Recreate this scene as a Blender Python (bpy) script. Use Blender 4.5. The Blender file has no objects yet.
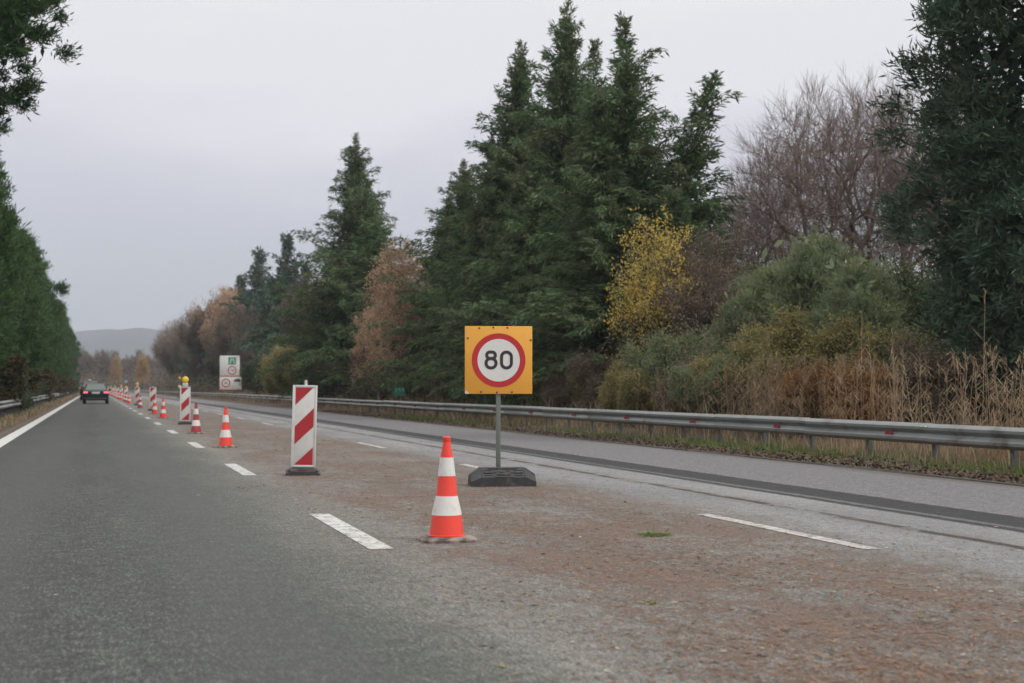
import bpy, bmesh, math, random
import numpy as np
from math import sin, cos, pi, radians as R
from mathutils import Vector, Matrix
scene = bpy.context.scene
C = scene.collection

# ------------------------------------------------------------------ camera
cam_d = bpy.data.cameras.new('camera'); cam = bpy.data.objects.new('camera', cam_d); C.objects.link(cam)
cam.location = (0, 0, 1.1)
cam.rotation_euler = (R(90 + 1.75), 0, R(-15.38))
cam_d.sensor_width = 36; cam_d.lens = 53.4; cam_d.clip_end = 12000; cam_d.clip_start = .1
cam_d.dof.use_dof = True; cam_d.dof.focus_distance = 14.5; cam_d.dof.aperture_fstop = 3.3
scene.camera = cam

# ------------------------------------------------------------------ node helper
class V:
    """a shader value with arithmetic"""
    def __init__(s, nt, k): s.nt, s.k = nt, k
    def _m(s, op, *o, clamp=False):
        n = s.nt.nodes.new('ShaderNodeMath'); n.operation = op; n.use_clamp = clamp
        for i, a in enumerate((s,) + o):
            if isinstance(a, V): s.nt.links.new(a.k, n.inputs[i])
            else: n.inputs[i].default_value = a
        return V(s.nt, n.outputs[0])
    def __add__(s, o): return s._m('ADD', o)
    def __sub__(s, o): return s._m('SUBTRACT', o)
    def __mul__(s, o): return s._m('MULTIPLY', o)
    def __rsub__(s, o): return (s * -1) + o
    def abs(s): return s._m('ABSOLUTE')
    def max(s, o): return s._m('MAXIMUM', o)
    def min(s, o): return s._m('MINIMUM', o)
    def pow(s, o): return s._m('POWER', o)
    def step(s, a, b):           # smooth 0..1 between a and b
        n = s.nt.nodes.new('ShaderNodeMapRange'); n.interpolation_type = 'SMOOTHSTEP'
        s.nt.links.new(s.k, n.inputs[0]); n.inputs[1].default_value = a; n.inputs[2].default_value = b
        return V(s.nt, n.outputs[0])
    def band(s, a, b, e): return s.step(a - e, a + e) * (1 - s.step(b - e, b + e))

def newmat(name):
    m = bpy.data.materials.new(name); m.use_nodes = True; nt = m.node_tree
    b = nt.nodes['Principled BSDF']; return m, nt, b
def coords(nt, kind='Object', scale=(1, 1, 1)):
    t = nt.nodes.new('ShaderNodeTexCoord'); mp = nt.nodes.new('ShaderNodeMapping'); mp.inputs['Scale'].default_value = scale
    nt.links.new(t.outputs[kind], mp.inputs[0]); return mp.outputs[0]
def noise(nt, vec, scale, detail=3, rough=.55, dist=0):
    n = nt.nodes.new('ShaderNodeTexNoise'); n.inputs['Scale'].default_value = scale; n.inputs['Detail'].default_value = detail
    n.inputs['Roughness'].default_value = rough; n.inputs['Distortion'].default_value = dist
    nt.links.new(vec, n.inputs['Vector']); return V(nt, n.outputs['Fac'])
def voro(nt, vec, scale):
    n = nt.nodes.new('ShaderNodeTexVoronoi'); n.inputs['Scale'].default_value = scale
    nt.links.new(vec, n.inputs['Vector']); return V(nt, n.outputs['Distance']), n.outputs['Color']
def ramp(nt, fac, stops):
    n = nt.nodes.new('ShaderNodeValToRGB'); e = n.color_ramp.elements
    while len(e) < len(stops): e.new(.5)
    for i, (p, c) in enumerate(stops):
        e[i].position = p; e[i].color = (*c, 1) if len(c) == 3 else c
    nt.links.new(fac.k if isinstance(fac, V) else fac, n.inputs[0]); return n.outputs[0]
def mix(nt, f, a, b, mode='MIX'):
    n = nt.nodes.new('ShaderNodeMix'); n.data_type = 'RGBA'; n.blend_type = mode
    for s, k in ((f, 0), (a, 6), (b, 7)):
        if isinstance(s, V): nt.links.new(s.k, n.inputs[k])
        elif isinstance(s, (int, float)): n.inputs[k].default_value = s
        elif isinstance(s, tuple): n.inputs[k].default_value = (*s, 1)
        else: nt.links.new(s, n.inputs[k])
    return n.outputs[2]
def bump(nt, b, h, strength=.5, dist=.01):
    n = nt.nodes.new('ShaderNodeBump'); n.inputs['Strength'].default_value = strength; n.inputs['Distance'].default_value = dist
    nt.links.new(h.k, n.inputs['Height']); nt.links.new(n.outputs[0], b.inputs['Normal'])

# ------------------------------------------------------------------ world and sun
SUN_EL, SUN_AZ = R(46), R(128)       # azimuth clockwise from +Y
w = bpy.data.worlds.new('World'); scene.world = w; w.use_nodes = True; nt = w.node_tree
bg = nt.nodes['Background']
sky = nt.nodes.new('ShaderNodeTexSky'); sky.sky_type = 'NISHITA'; sky.sun_disc = False
sky.sun_elevation = SUN_EL; sky.sun_rotation = SUN_AZ
tc = nt.nodes.new('ShaderNodeTexCoord'); sp = nt.nodes.new('ShaderNodeSeparateXYZ'); nt.links.new(tc.outputs['Generated'], sp.inputs[0])
X, Z = V(nt, sp.outputs[0]), V(nt, sp.outputs[2])
mp = nt.nodes.new('ShaderNodeMapping'); mp.inputs['Scale'].default_value = (1, 1, 3.2); nt.links.new(tc.outputs['Generated'], mp.inputs[0])
nz = noise(nt, mp.outputs[0], 2.6, 4, .5, .5)
el = Z + (nz - .5) * .34 + X * .12
cloud = ramp(nt, el, [(0.0, (5.4, 5.6, 6.1)), (.08, (6.1, 6.2, 6.9)), (.15, (7.0, 6.9, 7.6)), (.21, (8.5, 8.35, 8.75)), (.27, (8.5, 8.4, 8.6)), (.36, (10, 9.95, 9.7)), (1, (12.5, 12.4, 12.3))])
skyc = mix(nt, .93, sky.outputs[0], cloud)
nt.links.new(skyc, bg.inputs[0]); bg.inputs[1].default_value = .1
sl = bpy.data.lights.new('sun', 'SUN'); sl.energy = 1.45; sl.angle = R(12); sl.color = (1, .96, .9)
so = bpy.data.objects.new('sun', sl); C.objects.link(so); so.rotation_euler = (pi / 2 - SUN_EL, 0, -SUN_AZ + pi)
so.location = (0, 0, 60)
scene.view_settings.view_transform = 'Standard'; scene.view_settings.look = 'None'
scene.view_settings.exposure = 0.10; scene.view_settings.gamma = 1
cy = scene.cycles; cy.max_bounces = 5; cy.diffuse_bounces = 3; cy.glossy_bounces = 2; cy.transmission_bounces = 3
cy.transparent_max_bounces = 6; cy.volume_bounces = 0; cy.use_denoising = True; cy.volume_step_rate = 10
cy.caustics_reflective = False; cy.caustics_refractive = False

# ------------------------------------------------------------------ object helpers
def cx(y): return -max(0.0, y - 330.0) ** 2 / 1800.0          # the road bends gently left far away
def mesh_obj(name, me, parent=None, mat=None):
    o = bpy.data.objects.new(name, me); C.objects.link(o)
    if mat and not me.materials: me.materials.append(mat)
    if parent: o.parent = parent
    return o
def props(o, label=None, cat=None, group=None, kind=None):
    for k, v in (('label', label), ('category', cat), ('group', group), ('kind', kind)):
        if v: o[k] = v
    return o
def thing(name, label, cat, loc=(0, 0, 0), rz=0, group=None, scale=(1, 1, 1)):
    o = bpy.data.objects.new(name, None); C.objects.link(o); o.empty_display_size = .2
    o.location = loc; o.rotation_euler = (0, 0, rz); o.scale = scale
    return props(o, label, cat, group)
def dup(root, label, loc, rz=0, group=None, scale=None, name=None):
    def cp(o, par):
        c = o.copy(); C.objects.link(c); c.parent = par
        for ch in o.children: cp(ch, c)
        return c
    r = cp(root, None); r['label'] = label; r.location = loc; r.rotation_euler = (0, 0, rz)
    if scale: r.scale = scale
    if group: r['group'] = group
    elif 'group' in r: del r['group']
    return r
class B:
    """collects shapes for one mesh"""
    def __init__(s): s.bm = bmesh.new()
    def box(s, c, d, rot=None, bev=0):
        m = Matrix.LocRotScale(Vector(c), rot, Vector(d))
        r = bmesh.ops.create_cube(s.bm, size=1, matrix=m)
        if bev:
            es = list({e for v in r['verts'] for e in v.link_edges})
            bmesh.ops.bevel(s.bm, geom=es, offset=bev, segments=2, affect='EDGES', profile=.5)
        return s
    def cyl(s, p0, p1, r0, r1=None, n=16, caps=True):
        r1 = r0 if r1 is None else r1
        p0, p1 = Vector(p0), Vector(p1); d = p1 - p0
        q = Vector((0, 0, 1)).rotation_difference(d)
        bmesh.ops.create_cone(s.bm, cap_ends=caps, segments=n, radius1=r0, radius2=r1, depth=d.length,
                              matrix=Matrix.LocRotScale((p0 + p1) / 2, q, None)); return s
    def lathe(s, prof, n=32, c=(0, 0, 0)):
        rings = []
        for r, z in prof:
            rings.append([s.bm.verts.new((c[0] + r * cos(2 * pi * i / n), c[1] + r * sin(2 * pi * i / n), c[2] + z)) for i in range(n)])
        for a, b in zip(rings, rings[1:]):
            for i in range(n): s.bm.faces.new((a[i], a[(i + 1) % n], b[(i + 1) % n], b[i]))
        s.bm.faces.new(rings[0][::-1]); s.bm.faces.new(rings[-1]); return s
    def prism(s, pts, y0, y1):                  # polygon in XZ pushed along Y
        a = [s.bm.verts.new((x, y0, z)) for x, z in pts]; b = [s.bm.verts.new((x, y1, z)) for x, z in pts]
        n = len(pts); s.bm.faces.new(a); s.bm.faces.new(b[::-1])
        for i in range(n): s.bm.faces.new((a[i], b[i], b[(i + 1) % n], a[(i + 1) % n]))
        return s
    def loft(s, rings, close=True, caps=True):
        vs = [[s.bm.verts.new(p) for p in r] for r in rings]; n = len(rings[0])
        for a, b in zip(vs, vs[1:]):
            for i in range(n if close else n - 1): s.bm.faces.new((a[i], a[(i + 1) % n], b[(i + 1) % n], b[i]))
        if caps: s.bm.faces.new(vs[0][::-1]); s.bm.faces.new(vs[-1])
        return s
    def done(s, name, mat, parent=None, smooth=30):
        bmesh.ops.recalc_face_normals(s.bm, faces=s.bm.faces)
        me = bpy.data.meshes.new(name); s.bm.to_mesh(me); s.bm.free()
        if smooth:
            me.polygons.foreach_set('use_smooth', [True] * len(me.polygons)); me.set_sharp_from_angle(angle=R(smooth))
        return mesh_obj(name, me, parent, mat)
def np_mesh(name, verts, faces):
    me = bpy.data.meshes.new(name); k = faces.shape[1]
    me.vertices.add(len(verts)); me.vertices.foreach_set('co', verts.astype(np.float32).ravel())
    me.loops.add(faces.size); me.loops.foreach_set('vertex_index', faces.astype(np.int32).ravel())
    me.polygons.add(len(faces)); me.polygons.foreach_set('loop_start', np.arange(0, faces.size, k, dtype=np.int32))
    me.update(calc_edges=True); return me
def unit(a): return a / np.maximum(np.linalg.norm(a, axis=-1, keepdims=True), 1e-9)
def leaf_mesh(name, P, D, L, W, mat, rng, N=None, mid=.5):
    D = unit(D); S = unit(np.cross(D, rng.normal(size=P.shape) if N is None else N))
    L = np.broadcast_to(L, len(P))[:, None]; W = np.broadcast_to(W, len(P))[:, None]
    v = np.stack([P, P + D * L * mid + S * W * .5, P + D * L, P + D * L * mid - S * W * .5], 1).reshape(-1, 3)
    me = np_mesh(name, v, np.arange(len(v)).reshape(-1, 4)); me.materials.append(mat); return me
def tube_mesh(name, segs, mat, sides=4):
    s = np.array(segs, dtype=float); p0, p1, r0, r1 = s[:, :3], s[:, 3:6], s[:, 6:7], s[:, 7:8]
    d = unit(p1 - p0); h = np.where(np.abs(d[:, 2:3]) > .9, [[1., 0, 0]], [[0, 0, 1.]])
    a = unit(np.cross(d, h)); b = np.cross(d, a); n = len(s); vs = []
    for p, r in ((p0, r0), (p1, r1)):
        for i in range(sides):
            t = 2 * pi * i / sides; vs.append(p + r * (a * cos(t) + b * sin(t)))
    v = np.stack(vs, 1).reshape(-1, 3); base = np.arange(n)[:, None] * 2 * sides
    f = np.concatenate([base + np.array([[i, (i + 1) % sides, sides + (i + 1) % sides, sides + i]]) for i in range(sides)], 0)
    me = np_mesh(name, v, f); me.materials.append(mat)
    me.polygons.foreach_set('use_smooth', [True] * len(me.polygons)); return me

# ------------------------------------------------------------------ materials
def simple(name, col, rough=.6, metal=0, var=.12, scale=8, spec=.5, dirt=None, dscale=5, dth=(.5, .75)):
    m, nt, b = newmat(name); v = coords(nt)
    n = noise(nt, v, scale, 4)
    c = ramp(nt, n, [(.25, tuple(x * (1 - var) for x in col)), (.75, tuple(min(1, x * (1 + var)) for x in col))])
    if dirt:
        c = mix(nt, noise(nt, v, dscale, 6, .65).step(*dth), c, dirt)
    nt.links.new(c, b.inputs['Base Color']); b.inputs['Roughness'].default_value = rough; b.inputs['Metallic'].default_value = metal
    b.inputs['Specular IOR Level'].default_value = spec
    bump(nt, b, noise(nt, v, scale * 6, 3), .15, .004)
    return m
def leafmat(name, stops, trans=.25, patch=None, pscale=.6, rough=.75):
    m, nt, b = newmat(name)
    g = nt.nodes.new('ShaderNodeNewGeometry')
    c = ramp(nt, g.outputs['Random Per Island'], [(i / max(1, len(stops) - 1), s) for i, s in enumerate(stops)])
    if patch: c = mix(nt, noise(nt, coords(nt), pscale, 3).step(.48, .66), c, mix(nt, .6, c, patch))
    nt.links.new(c, b.inputs['Base Color']); b.inputs['Roughness'].default_value = rough
    b.inputs['Specular IOR Level'].default_value = .2
    if trans:
        t = nt.nodes.new('ShaderNodeBsdfTranslucent'); nt.links.new(c, t.inputs[0])
        x = nt.nodes.new('ShaderNodeMixShader'); x.inputs[0].default_value = trans
        nt.links.new(b.outputs[0], x.inputs[1]); nt.links.new(t.outputs[0], x.inputs[2])
        nt.links.new(x.outputs[0], nt.nodes['Material Output'].inputs[0])
    return m
M = {}
M['conifer'] = leafmat('conifer_foliage', [(.058, .10, .05), (.10, .16, .07), (.17, .235, .105), (.075, .125, .065)], .3, (.17, .17, .09), .6)
M['conifer_far'] = leafmat('grey_conifer_foliage', [(.06, .105, .075), (.085, .14, .095), (.12, .17, .11)], .2, (.12, .11, .08), .35)
M['pine'] = leafmat('pine_foliage', [(.035, .075, .025), (.06, .12, .035), (.09, .16, .05), (.045, .09, .03)], .25, (.10, .16, .05), .45)
M['pine_dark'] = leafmat('dark_pine_foliage', [(.025, .055, .02), (.045, .09, .03), (.07, .125, .042)], .2)
M['blue_pine'] = leafmat('blue_pine_foliage', [(.05, .088, .058), (.078, .125, .08), (.12, .17, .105)], .2, (.09, .11, .06), .5)
M['soft_pine'] = leafmat('soft_green_foliage', [(.19, .23, .11), (.26, .29, .15), (.20, .25, .15), (.33, .33, .18)], .35, (.17, .24, .15))
M['gold'] = leafmat('golden_foliage', [(.68, .48, .10), (.80, .60, .17), (.56, .41, .11), (.40, .38, .13)], .4, (.34, .32, .10), .8)
M['gold_far'] = leafmat('dull_gold_foliage', [(.42, .27, .10), (.50, .33, .13), (.34, .22, .10)], .3)
M['tan_leaf'] = leafmat('tan_foliage', [(.56, .38, .25), (.64, .45, .31), (.44, .30, .20)], .3, (.2, .15, .11))
M['rust'] = leafmat('rust_foliage', [(.34, .17, .06), (.42, .23, .09), (.27, .15, .07), (.20, .13, .07)], .3)
M['red_leaf'] = leafmat('red_foliage', [(.15, .055, .03), (.10, .075, .035), (.07, .08, .03), (.05, .08, .03)], .3)
M['olive'] = leafmat('olive_foliage', [(.24, .22, .09), (.36, .31, .13), (.19, .20, .08), (.48, .38, .17)], .3, (.16, .18, .08))
M['brown_leaf'] = leafmat('brown_foliage', [(.20, .15, .115), (.27, .20, .15), (.14, .11, .085), (.17, .16, .09)], .2)
M['dark_green'] = leafmat('dark_thicket_foliage', [(.055, .085, .04), (.09, .13, .055), (.12, .14, .07)], .2, (.15, .13, .08))
M['dry'] = leafmat('dry_grass_blades', [(.42, .32, .21), (.54, .42, .28), (.33, .24, .16), (.26, .20, .13)], .35, (.36, .21, .11), .5)
M['grass'] = leafmat('green_grass_blades', [(.10, .16, .045), (.14, .22, .06), (.17, .19, .07)], .35, (.24, .20, .10), 1.2)
M['litter'] = leafmat('fallen_litter', [(.16, .08, .045), (.32, .15, .075), (.24, .15, .10), (.12, .07, .045), (.42, .27, .17), (.30, .14, .08)], 0)
M['litter_dark'] = leafmat('dark_litter', [(.07, .045, .03), (.12, .08, .05), (.05, .035, .028), (.18, .13, .08)], 0)
M['litter_leaf'] = leafmat('fallen_leaves_mat', [(.35, .25, .06), (.20, .11, .05), (.5, .45, .35), (.16, .17, .05), (.30, .16, .07)], 0)
M['bark'] = simple('bark', (.16, .13, .11), .9, var=.35, scale=6)
M['bark_dark'] = simple('dark_bark', (.09, .075, .06), .9, var=.35, scale=6)
M['twig'] = simple('twig_bark', (.20, .15, .125), .9, var=.25, scale=2)
M['twig_pale'] = simple('pale_twig_bark', (.20, .145, .125), .9, var=.2, scale=2)
M['twig_purple'] = simple('purple_twig_bark', (.13, .095, .09), .9, var=.25, scale=2)
M['galv'] = simple('galvanised_steel', (.27, .28, .275), .42, .6, .1, 3, dirt=(.12, .11, .10), dscale=1.6, dth=(.52, .8))
M['galv_post'] = simple('weathered_steel_post', (.13, .135, .125), .75, .1, .2, 5)
M['pole'] = simple('painted_pole', (.19, .215, .19), .5, .3, .1, 6)
M['rubber'] = simple('black_rubber', (.04, .04, .042), .8, var=.3, scale=9)
M['dirty_rubber'] = simple('dirty_rubber', (.10, .085, .07), .9, var=.4, scale=9, dirt=(.30, .25, .22), dscale=9, dth=(.38, .6))
M['recycled'] = simple('recycled_plastic', (.036, .036, .038), .6, var=.25, scale=14, dirt=(.11, .10, .09), dscale=11, dth=(.5, .78))
M['cone_red'] = simple('cone_orange_red', (.88, .065, .04), .42, var=.06, scale=7, dirt=(.42, .08, .05), dscale=9, dth=(.52, .8))
M['cone_dull'] = simple('faded_cone_red', (.42, .05, .05), .55, var=.15, scale=7, dirt=(.20, .05, .05), dscale=5, dth=(.4, .75))
M['cone_white'] = simple('cone_reflective_white', (.72, .70, .67), .5, var=.05, scale=10, dirt=(.48, .45, .42), dscale=14, dth=(.5, .8))
M['sign_white'] = simple('sign_white', (.74, .73, .70), .5, var=.04, scale=6, dirt=(.55, .52, .47), dscale=7, dth=(.56, .85))
M['board_white'] = simple('board_white', (.66, .65, .62), .5, var=.05, scale=6, dirt=(.48, .46, .42), dscale=5, dth=(.5, .85))
M['board_red'] = simple('board_red', (.42, .022, .030), .45, var=.07, scale=6, dirt=(.30, .04, .04), dscale=8, dth=(.55, .85))
M['sign_red'] = simple('sign_red', (.52, .025, .028), .42, var=.06, scale=6)
M['sign_orange'] = simple('sign_orange', (.84, .40, .055), .5, var=.04, scale=4, dirt=(.62, .36, .13), dscale=6, dth=(.58, .85))
M['black'] = simple('matt_black', (.03, .03, .03), .5, var=.1)
M['white_plastic'] = simple('white_plastic', (.62, .60, .55), .5, var=.06)
M['lamp_yellow'] = simple('lamp_yellow_lens', (.92, .58, .035), .25, var=.05)
M['lamp_green'] = simple('pale_green_lens', (.62, .68, .30), .3, var=.05)
M['sign_green'] = simple('sign_green', (.02, .25, .16), .45, var=.06)
M['sign_blue'] = simple('sign_blue', (.20, .32, .42), .45, var=.06)
M['reflector_red'] = simple('reflector_red', (.22, .025, .03), .35, var=.2)
M['car_green'] = simple('car_dark_green', (.012, .028, .024), .25, .3, .05, 3)
M['car_black'] = simple('car_black', (.02, .021, .025), .25, .3, .05, 3)
M['glass'] = simple('car_glass', (.10, .13, .12), .06, .0, .05, 3, spec=1)
M['chrome'] = simple('rim_metal', (.4, .4, .42), .35, .9)
m_, nt, b = newmat('tail_light'); b.inputs['Base Color'].default_value = (.6, .04, .06, 1)
b.inputs['Emission Color'].default_value = (1, .22, .28, 1); b.inputs['Emission Strength'].default_value = .9; M['tail'] = m_
M['side_red'] = simple('tail_lens_unlit', (.35, .02, .03), .3)

# painted road line, worn
def paintmat(name, th, grey=(.17, .165, .16)):
    m, nt, b = newmat(name); v = coords(nt)
    wear = (noise(nt, v, 9, 6, .7) + noise(nt, v, 60, 3) * .5).step(*th)
    c = mix(nt, wear, ramp(nt, noise(nt, v, 30, 3), [(.3, (.50, .49, .47)), (.7, (.68, .67, .64))]), grey)
    nt.links.new(c, b.inputs['Base Color']); b.inputs['Roughness'].default_value = .65
    bump(nt, b, noise(nt, v, 140, 3), .4, .003); return m
M['paint'] = paintmat('worn_white_paint', (.72, .90))
M['paint_faint'] = paintmat('faint_white_paint', (.60, .92), (.24, .215, .20))
M['paint_edge'] = paintmat('edge_line_paint', (.84, 1.1), (.3, .29, .27))

# ------------------------------------------------------------------ road surface
m, nt, b = newmat('asphalt_road'); M['road'] = m
uv = nt.nodes.new('ShaderNodeUVMap'); uv.uv_map = 'metres'
sx = nt.nodes.new('ShaderNodeSeparateXYZ'); nt.links.new(uv.outputs[0], sx.inputs[0]); T = V(nt, sx.outputs[0])
uvo = uv.outputs[0]
def stretch(s):
    q = nt.nodes.new('ShaderNodeMapping'); q.inputs['Scale'].default_value = s; nt.links.new(uvo, q.inputs[0]); return q.outputs[0]
big = noise(nt, stretch((1.4, .25, 1)), .9, 4); med = noise(nt, stretch((1, 1, 1)), 7, 5, .6)
fine = noise(nt, uvo, 75, 3, .7); vd, vc = voro(nt, uvo, 95)
coarse = noise(nt, stretch((1, .22, 1)), 42, 4, .8)
grain = (fine - .5) * .75 + (coarse - .5) * .62 + (med - .5) * .25 + (vd.step(.15, .75) * -.22) + .61
asph = ramp(nt, grain + (big - .5) * .12, [(.26, (.015, .016, .015)), (.43, (.040, .042, .040)), (.57, (.085, .089, .082)), (.72, (.29, .30, .265))])
lt = (T + (big - .5) * 1.2).step(-.4, 1.6)
asph = mix(nt, lt * .55, asph, ramp(nt, grain, [(.24, (.04, .043, .036)), (.44, (.098, .105, .088)), (.58, (.16, .168, .142)), (.74, (.33, .34, .30))]))
track = T.band(-1.25, -.35, .3) + T.band(.45, 1.2, .3)
asph = mix(nt, track * .45, asph, (.085, .088, .088))
oil = noise(nt, stretch((1, .12, 1)), 1.3, 3).step(.5, .75)
asph = mix(nt, oil * .25, asph, (.075, .076, .072))
# old closed lane: paler binder, carpet of brown needles
old = ramp(nt, grain + (big - .5) * .2, [(.28, (.085, .08, .07)), (.48, (.185, .175, .16)), (.68, (.36, .345, .32))])
edge = T + (noise(nt, stretch((.6, .18, 1)), 1.6, 5, .65) - .5) * 1.6
in_old = edge.step(1.1, 2.3)
col = mix(nt, in_old, asph, old)
patch = noise(nt, stretch((1.0, .45, 1)), 1.1, 5, .62); strand = noise(nt, stretch((1, .55, 1)), 52, 5, .8, .8)
strand2 = noise(nt, stretch((1.1, .6, 1)), 7, 6, .75, .6)
cover = edge.step(1.25, 2.6) * (1 - edge.step(4.9, 6.3))
need = (cover * ((patch - .5) * 1.7 + (strand - .5) * 3.0 + (strand2 - .5) * 1.9 + .85)).step(.70, 1.02) * cover
ncol = ramp(nt, noise(nt, stretch((1, .5, 1)), 60, 4, .8), [(.3, (.045, .03, .023)), (.46, (.13, .078, .054)), (.60, (.225, .145, .105)), (.75, (.42, .33, .26))])
col = mix(nt, need * .85, col, ncol)
# bleached damp strip, joint, sealed strips, shoulder
pale = edge.step(4.7, 5.8)
palec = ramp(nt, grain + (big - .5) * .25, [(.3, (.13, .13, .135)), (.5, (.24, .24, .245)), (.72, (.42, .42, .425))])
col = mix(nt, pale * .85, col, palec)
Tj = T + (noise(nt, stretch((0, 1.2, 1)), 1.0, 4) - .5) * .12
joint = Tj.band(6.10, 6.22, .02) * noise(nt, stretch((1, .5, 1)), 2.2, 5, .7).step(.38, .5)
halo = Tj.band(6.02, 6.36, .08) * noise(nt, stretch((1.5, .6, 1)), 2.5, 5, .7).step(.42, .62)
col = mix(nt, halo * .55, col, (.17, .13, .10)); col = mix(nt, joint * .9, col, (.04, .033, .025))
sh = ramp(nt, grain, [(.30, (.08, .077, .08)), (.48, (.17, .163, .168)), (.66, (.31, .30, .305)), (.8, (.48, .46, .46))])
Tk = T + (noise(nt, stretch((0, .3, 1)), 1.0, 3) - .5) * .08
col = mix(nt, Tk.step(7.6, 7.66), col, sh)
Ts = Tk + (med - .5) * .10
seal = Ts.band(6.82, 7.62, .035) * (1 - (patch - .5).step(.12, .3) * .6)
sealc = ramp(nt, grain + strand2 * .3, [(.4, (.018, .018, .02)), (.75, (.055, .055, .058)), (.98, (.13, .13, .13))])
col = mix(nt, seal * (1 - Ts.band(6.96, 7.05, .03) * .55 * strand.step(.3, .5)), col, sealc)
col = mix(nt, (T + (patch - .5) * .5).step(9.6, 9.95) * .8, col, (.12, .10, .08))
soil = ((T * -1) + (patch - .5) * .35).step(1.93, 2.1)
col = mix(nt, soil * .85, col, ramp(nt, fine, [(.3, (.10, .065, .045)), (.7, (.20, .14, .10))]))
nt.links.new(col, b.inputs['Base Color'])
rough = 1 - (pale * (1 - T.step(6.8, 6.9)) * .34 * noise(nt, stretch((1, .3, 1)), 1.5, 4).step(.3, .65)) 
nt.links.new((rough * .78).k, b.inputs['Roughness'])
b.inputs['Specular IOR Level'].default_value = .3
bump(nt, b, grain + need * .3, .9, .007)

def strip(name, ts, ys, z, mat, kind='structure'):
    vs, fs, uvs = [], [], []
    for y in ys:
        for t in ts: vs.append((t + cx(y), y, z)); uvs.append((t, y))
    k = len(ts)
    for j in range(len(ys) - 1):
        for i in range(k - 1): a = j * k + i; fs.append((a, a + 1, a + k + 1, a + k))
    me = bpy.data.meshes.new(name); me.from_pydata(vs, [], fs)
    u = me.uv_layers.new(name='metres')
    for l in me.loops: u.data[l.index].uv = uvs[l.vertex_index]
    o = mesh_obj(name, me, None, mat)
    if kind: o['kind'] = kind
    return o
YS = list(range(-20, 331, 10)) + list(range(335, 720, 8))
strip('road', [-2.2, 10.0], YS, 0, M['road'])
def dashes(name, t, wd, starts, ln, mat):
    vs, fs = [], []
    for s in starts:
        if s > 420: break
        n = len(vs)
        vs += [(t - wd / 2 + cx(s), s, .004), (t + wd / 2 + cx(s), s, .004), (t + wd / 2 + cx(s + ln), s + ln, .004), (t - wd / 2 + cx(s + ln), s + ln, .004)]
        fs.append((n, n + 1, n + 2, n + 3))
    me = bpy.data.meshes.new(name); me.from_pydata(vs, [], fs)
    mesh_obj(name, me, None, mat)['kind'] = 'structure'
dashes('lane_dashes', 1.90, .17, [10.25 + 9.06 * k for k in range(-1, 50)], 3, M['paint'])
dashes('old_lane_dashes', 5.12, .13, [9.35 + 9.0 * k for k in range(-1, 50)], 3, M['paint_faint'])
strip('edge_line', [-1.92, -1.65], YS, .004, M['paint_edge'])
# broken asphalt lip along the shoulder
rng = np.random.default_rng(5)
kb = B(); prev = None
rings = []
for y in np.arange(8, 420, 1.2):
    j = rng.normal() * .02
    rings.append([(10.0 + cx(y), y, -.1), (10.0 + cx(y), y, .0), (10.02 + cx(y) + j, y, .022 + j * .3), (10.10 + cx(y) + j, y, .018), (10.16 + cx(y), y, -.1)])
kb.loft(rings); props(kb.done('road_edge_lip', simple('edge_asphalt', (.07, .065, .06), .9, var=.4, scale=5)), kind='structure')

# ------------------------------------------------------------------ ground
def gz(t):
    xs = [-3500, -60, -14, -6, -3.6, -2.6, -2.0, -1.9, 9.9, 10.05, 12.2, 14, 18, 30, 3500]
    zs = [-3, -2.2, -1.3, -.5, -.24, -.08, -.03, -.06, -.06, -.015, .0, .1, .3, .5, 1.0]
    return float(np.interp(t, xs, zs))
def ground_z(x, y): return gz(x - cx(y)) if y < 720 else -.2
m, nt, b = newmat('verge_ground'); v = coords(nt)
g1 = noise(nt, v, .35, 5, .6); g2 = noise(nt, v, 3, 5, .65); g3 = noise(nt, v, 24, 4, .7)
c = ramp(nt, g3 * .6 + g2 * .4, [(.3, (.035, .024, .018)), (.48, (.075, .054, .038)), (.62, (.14, .10, .068)), (.78, (.26, .20, .13))])
c = mix(nt, (g1 * .5 + g2 * .5).step(.5, .62) * .6, c, (.12, .14, .055))
nt.links.new(c, b.inputs['Base Color']); b.inputs['Roughness'].default_value = .95; bump(nt, b, g3, .8, .03); M['ground'] = m
ts = [-3500, -1500, -500, -150, -60, -30, -14, -9, -6, -4.5, -3.6, -2.6, -2.2, -1.9, 9.9, 10.05, 10.6, 11.4, 12.2, 13, 14, 16, 18, 22, 30, 60, 150, 500, 1500, 3500]
ysg = [-250, -60] + list(range(-20, 720, 12)) + [760, 900, 1200, 1800, 2600, 3800]
vs, fs = [], []
for y in ysg:
    for t in ts:
        x = t + (cx(min(y, 720)) if abs(t) < 600 else 0)
        vs.append((x, y, gz(t)))
k = len(ts)
for j in range(len(ysg) - 1):
    for i in range(k - 1): a = j * k + i; fs.append((a, a + 1, a + k + 1, a + k))
me = bpy.data.meshes.new('ground'); me.from_pydata(vs, [], fs); mesh_obj('ground', me, None, M['ground'])['kind'] = 'structure'
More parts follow.
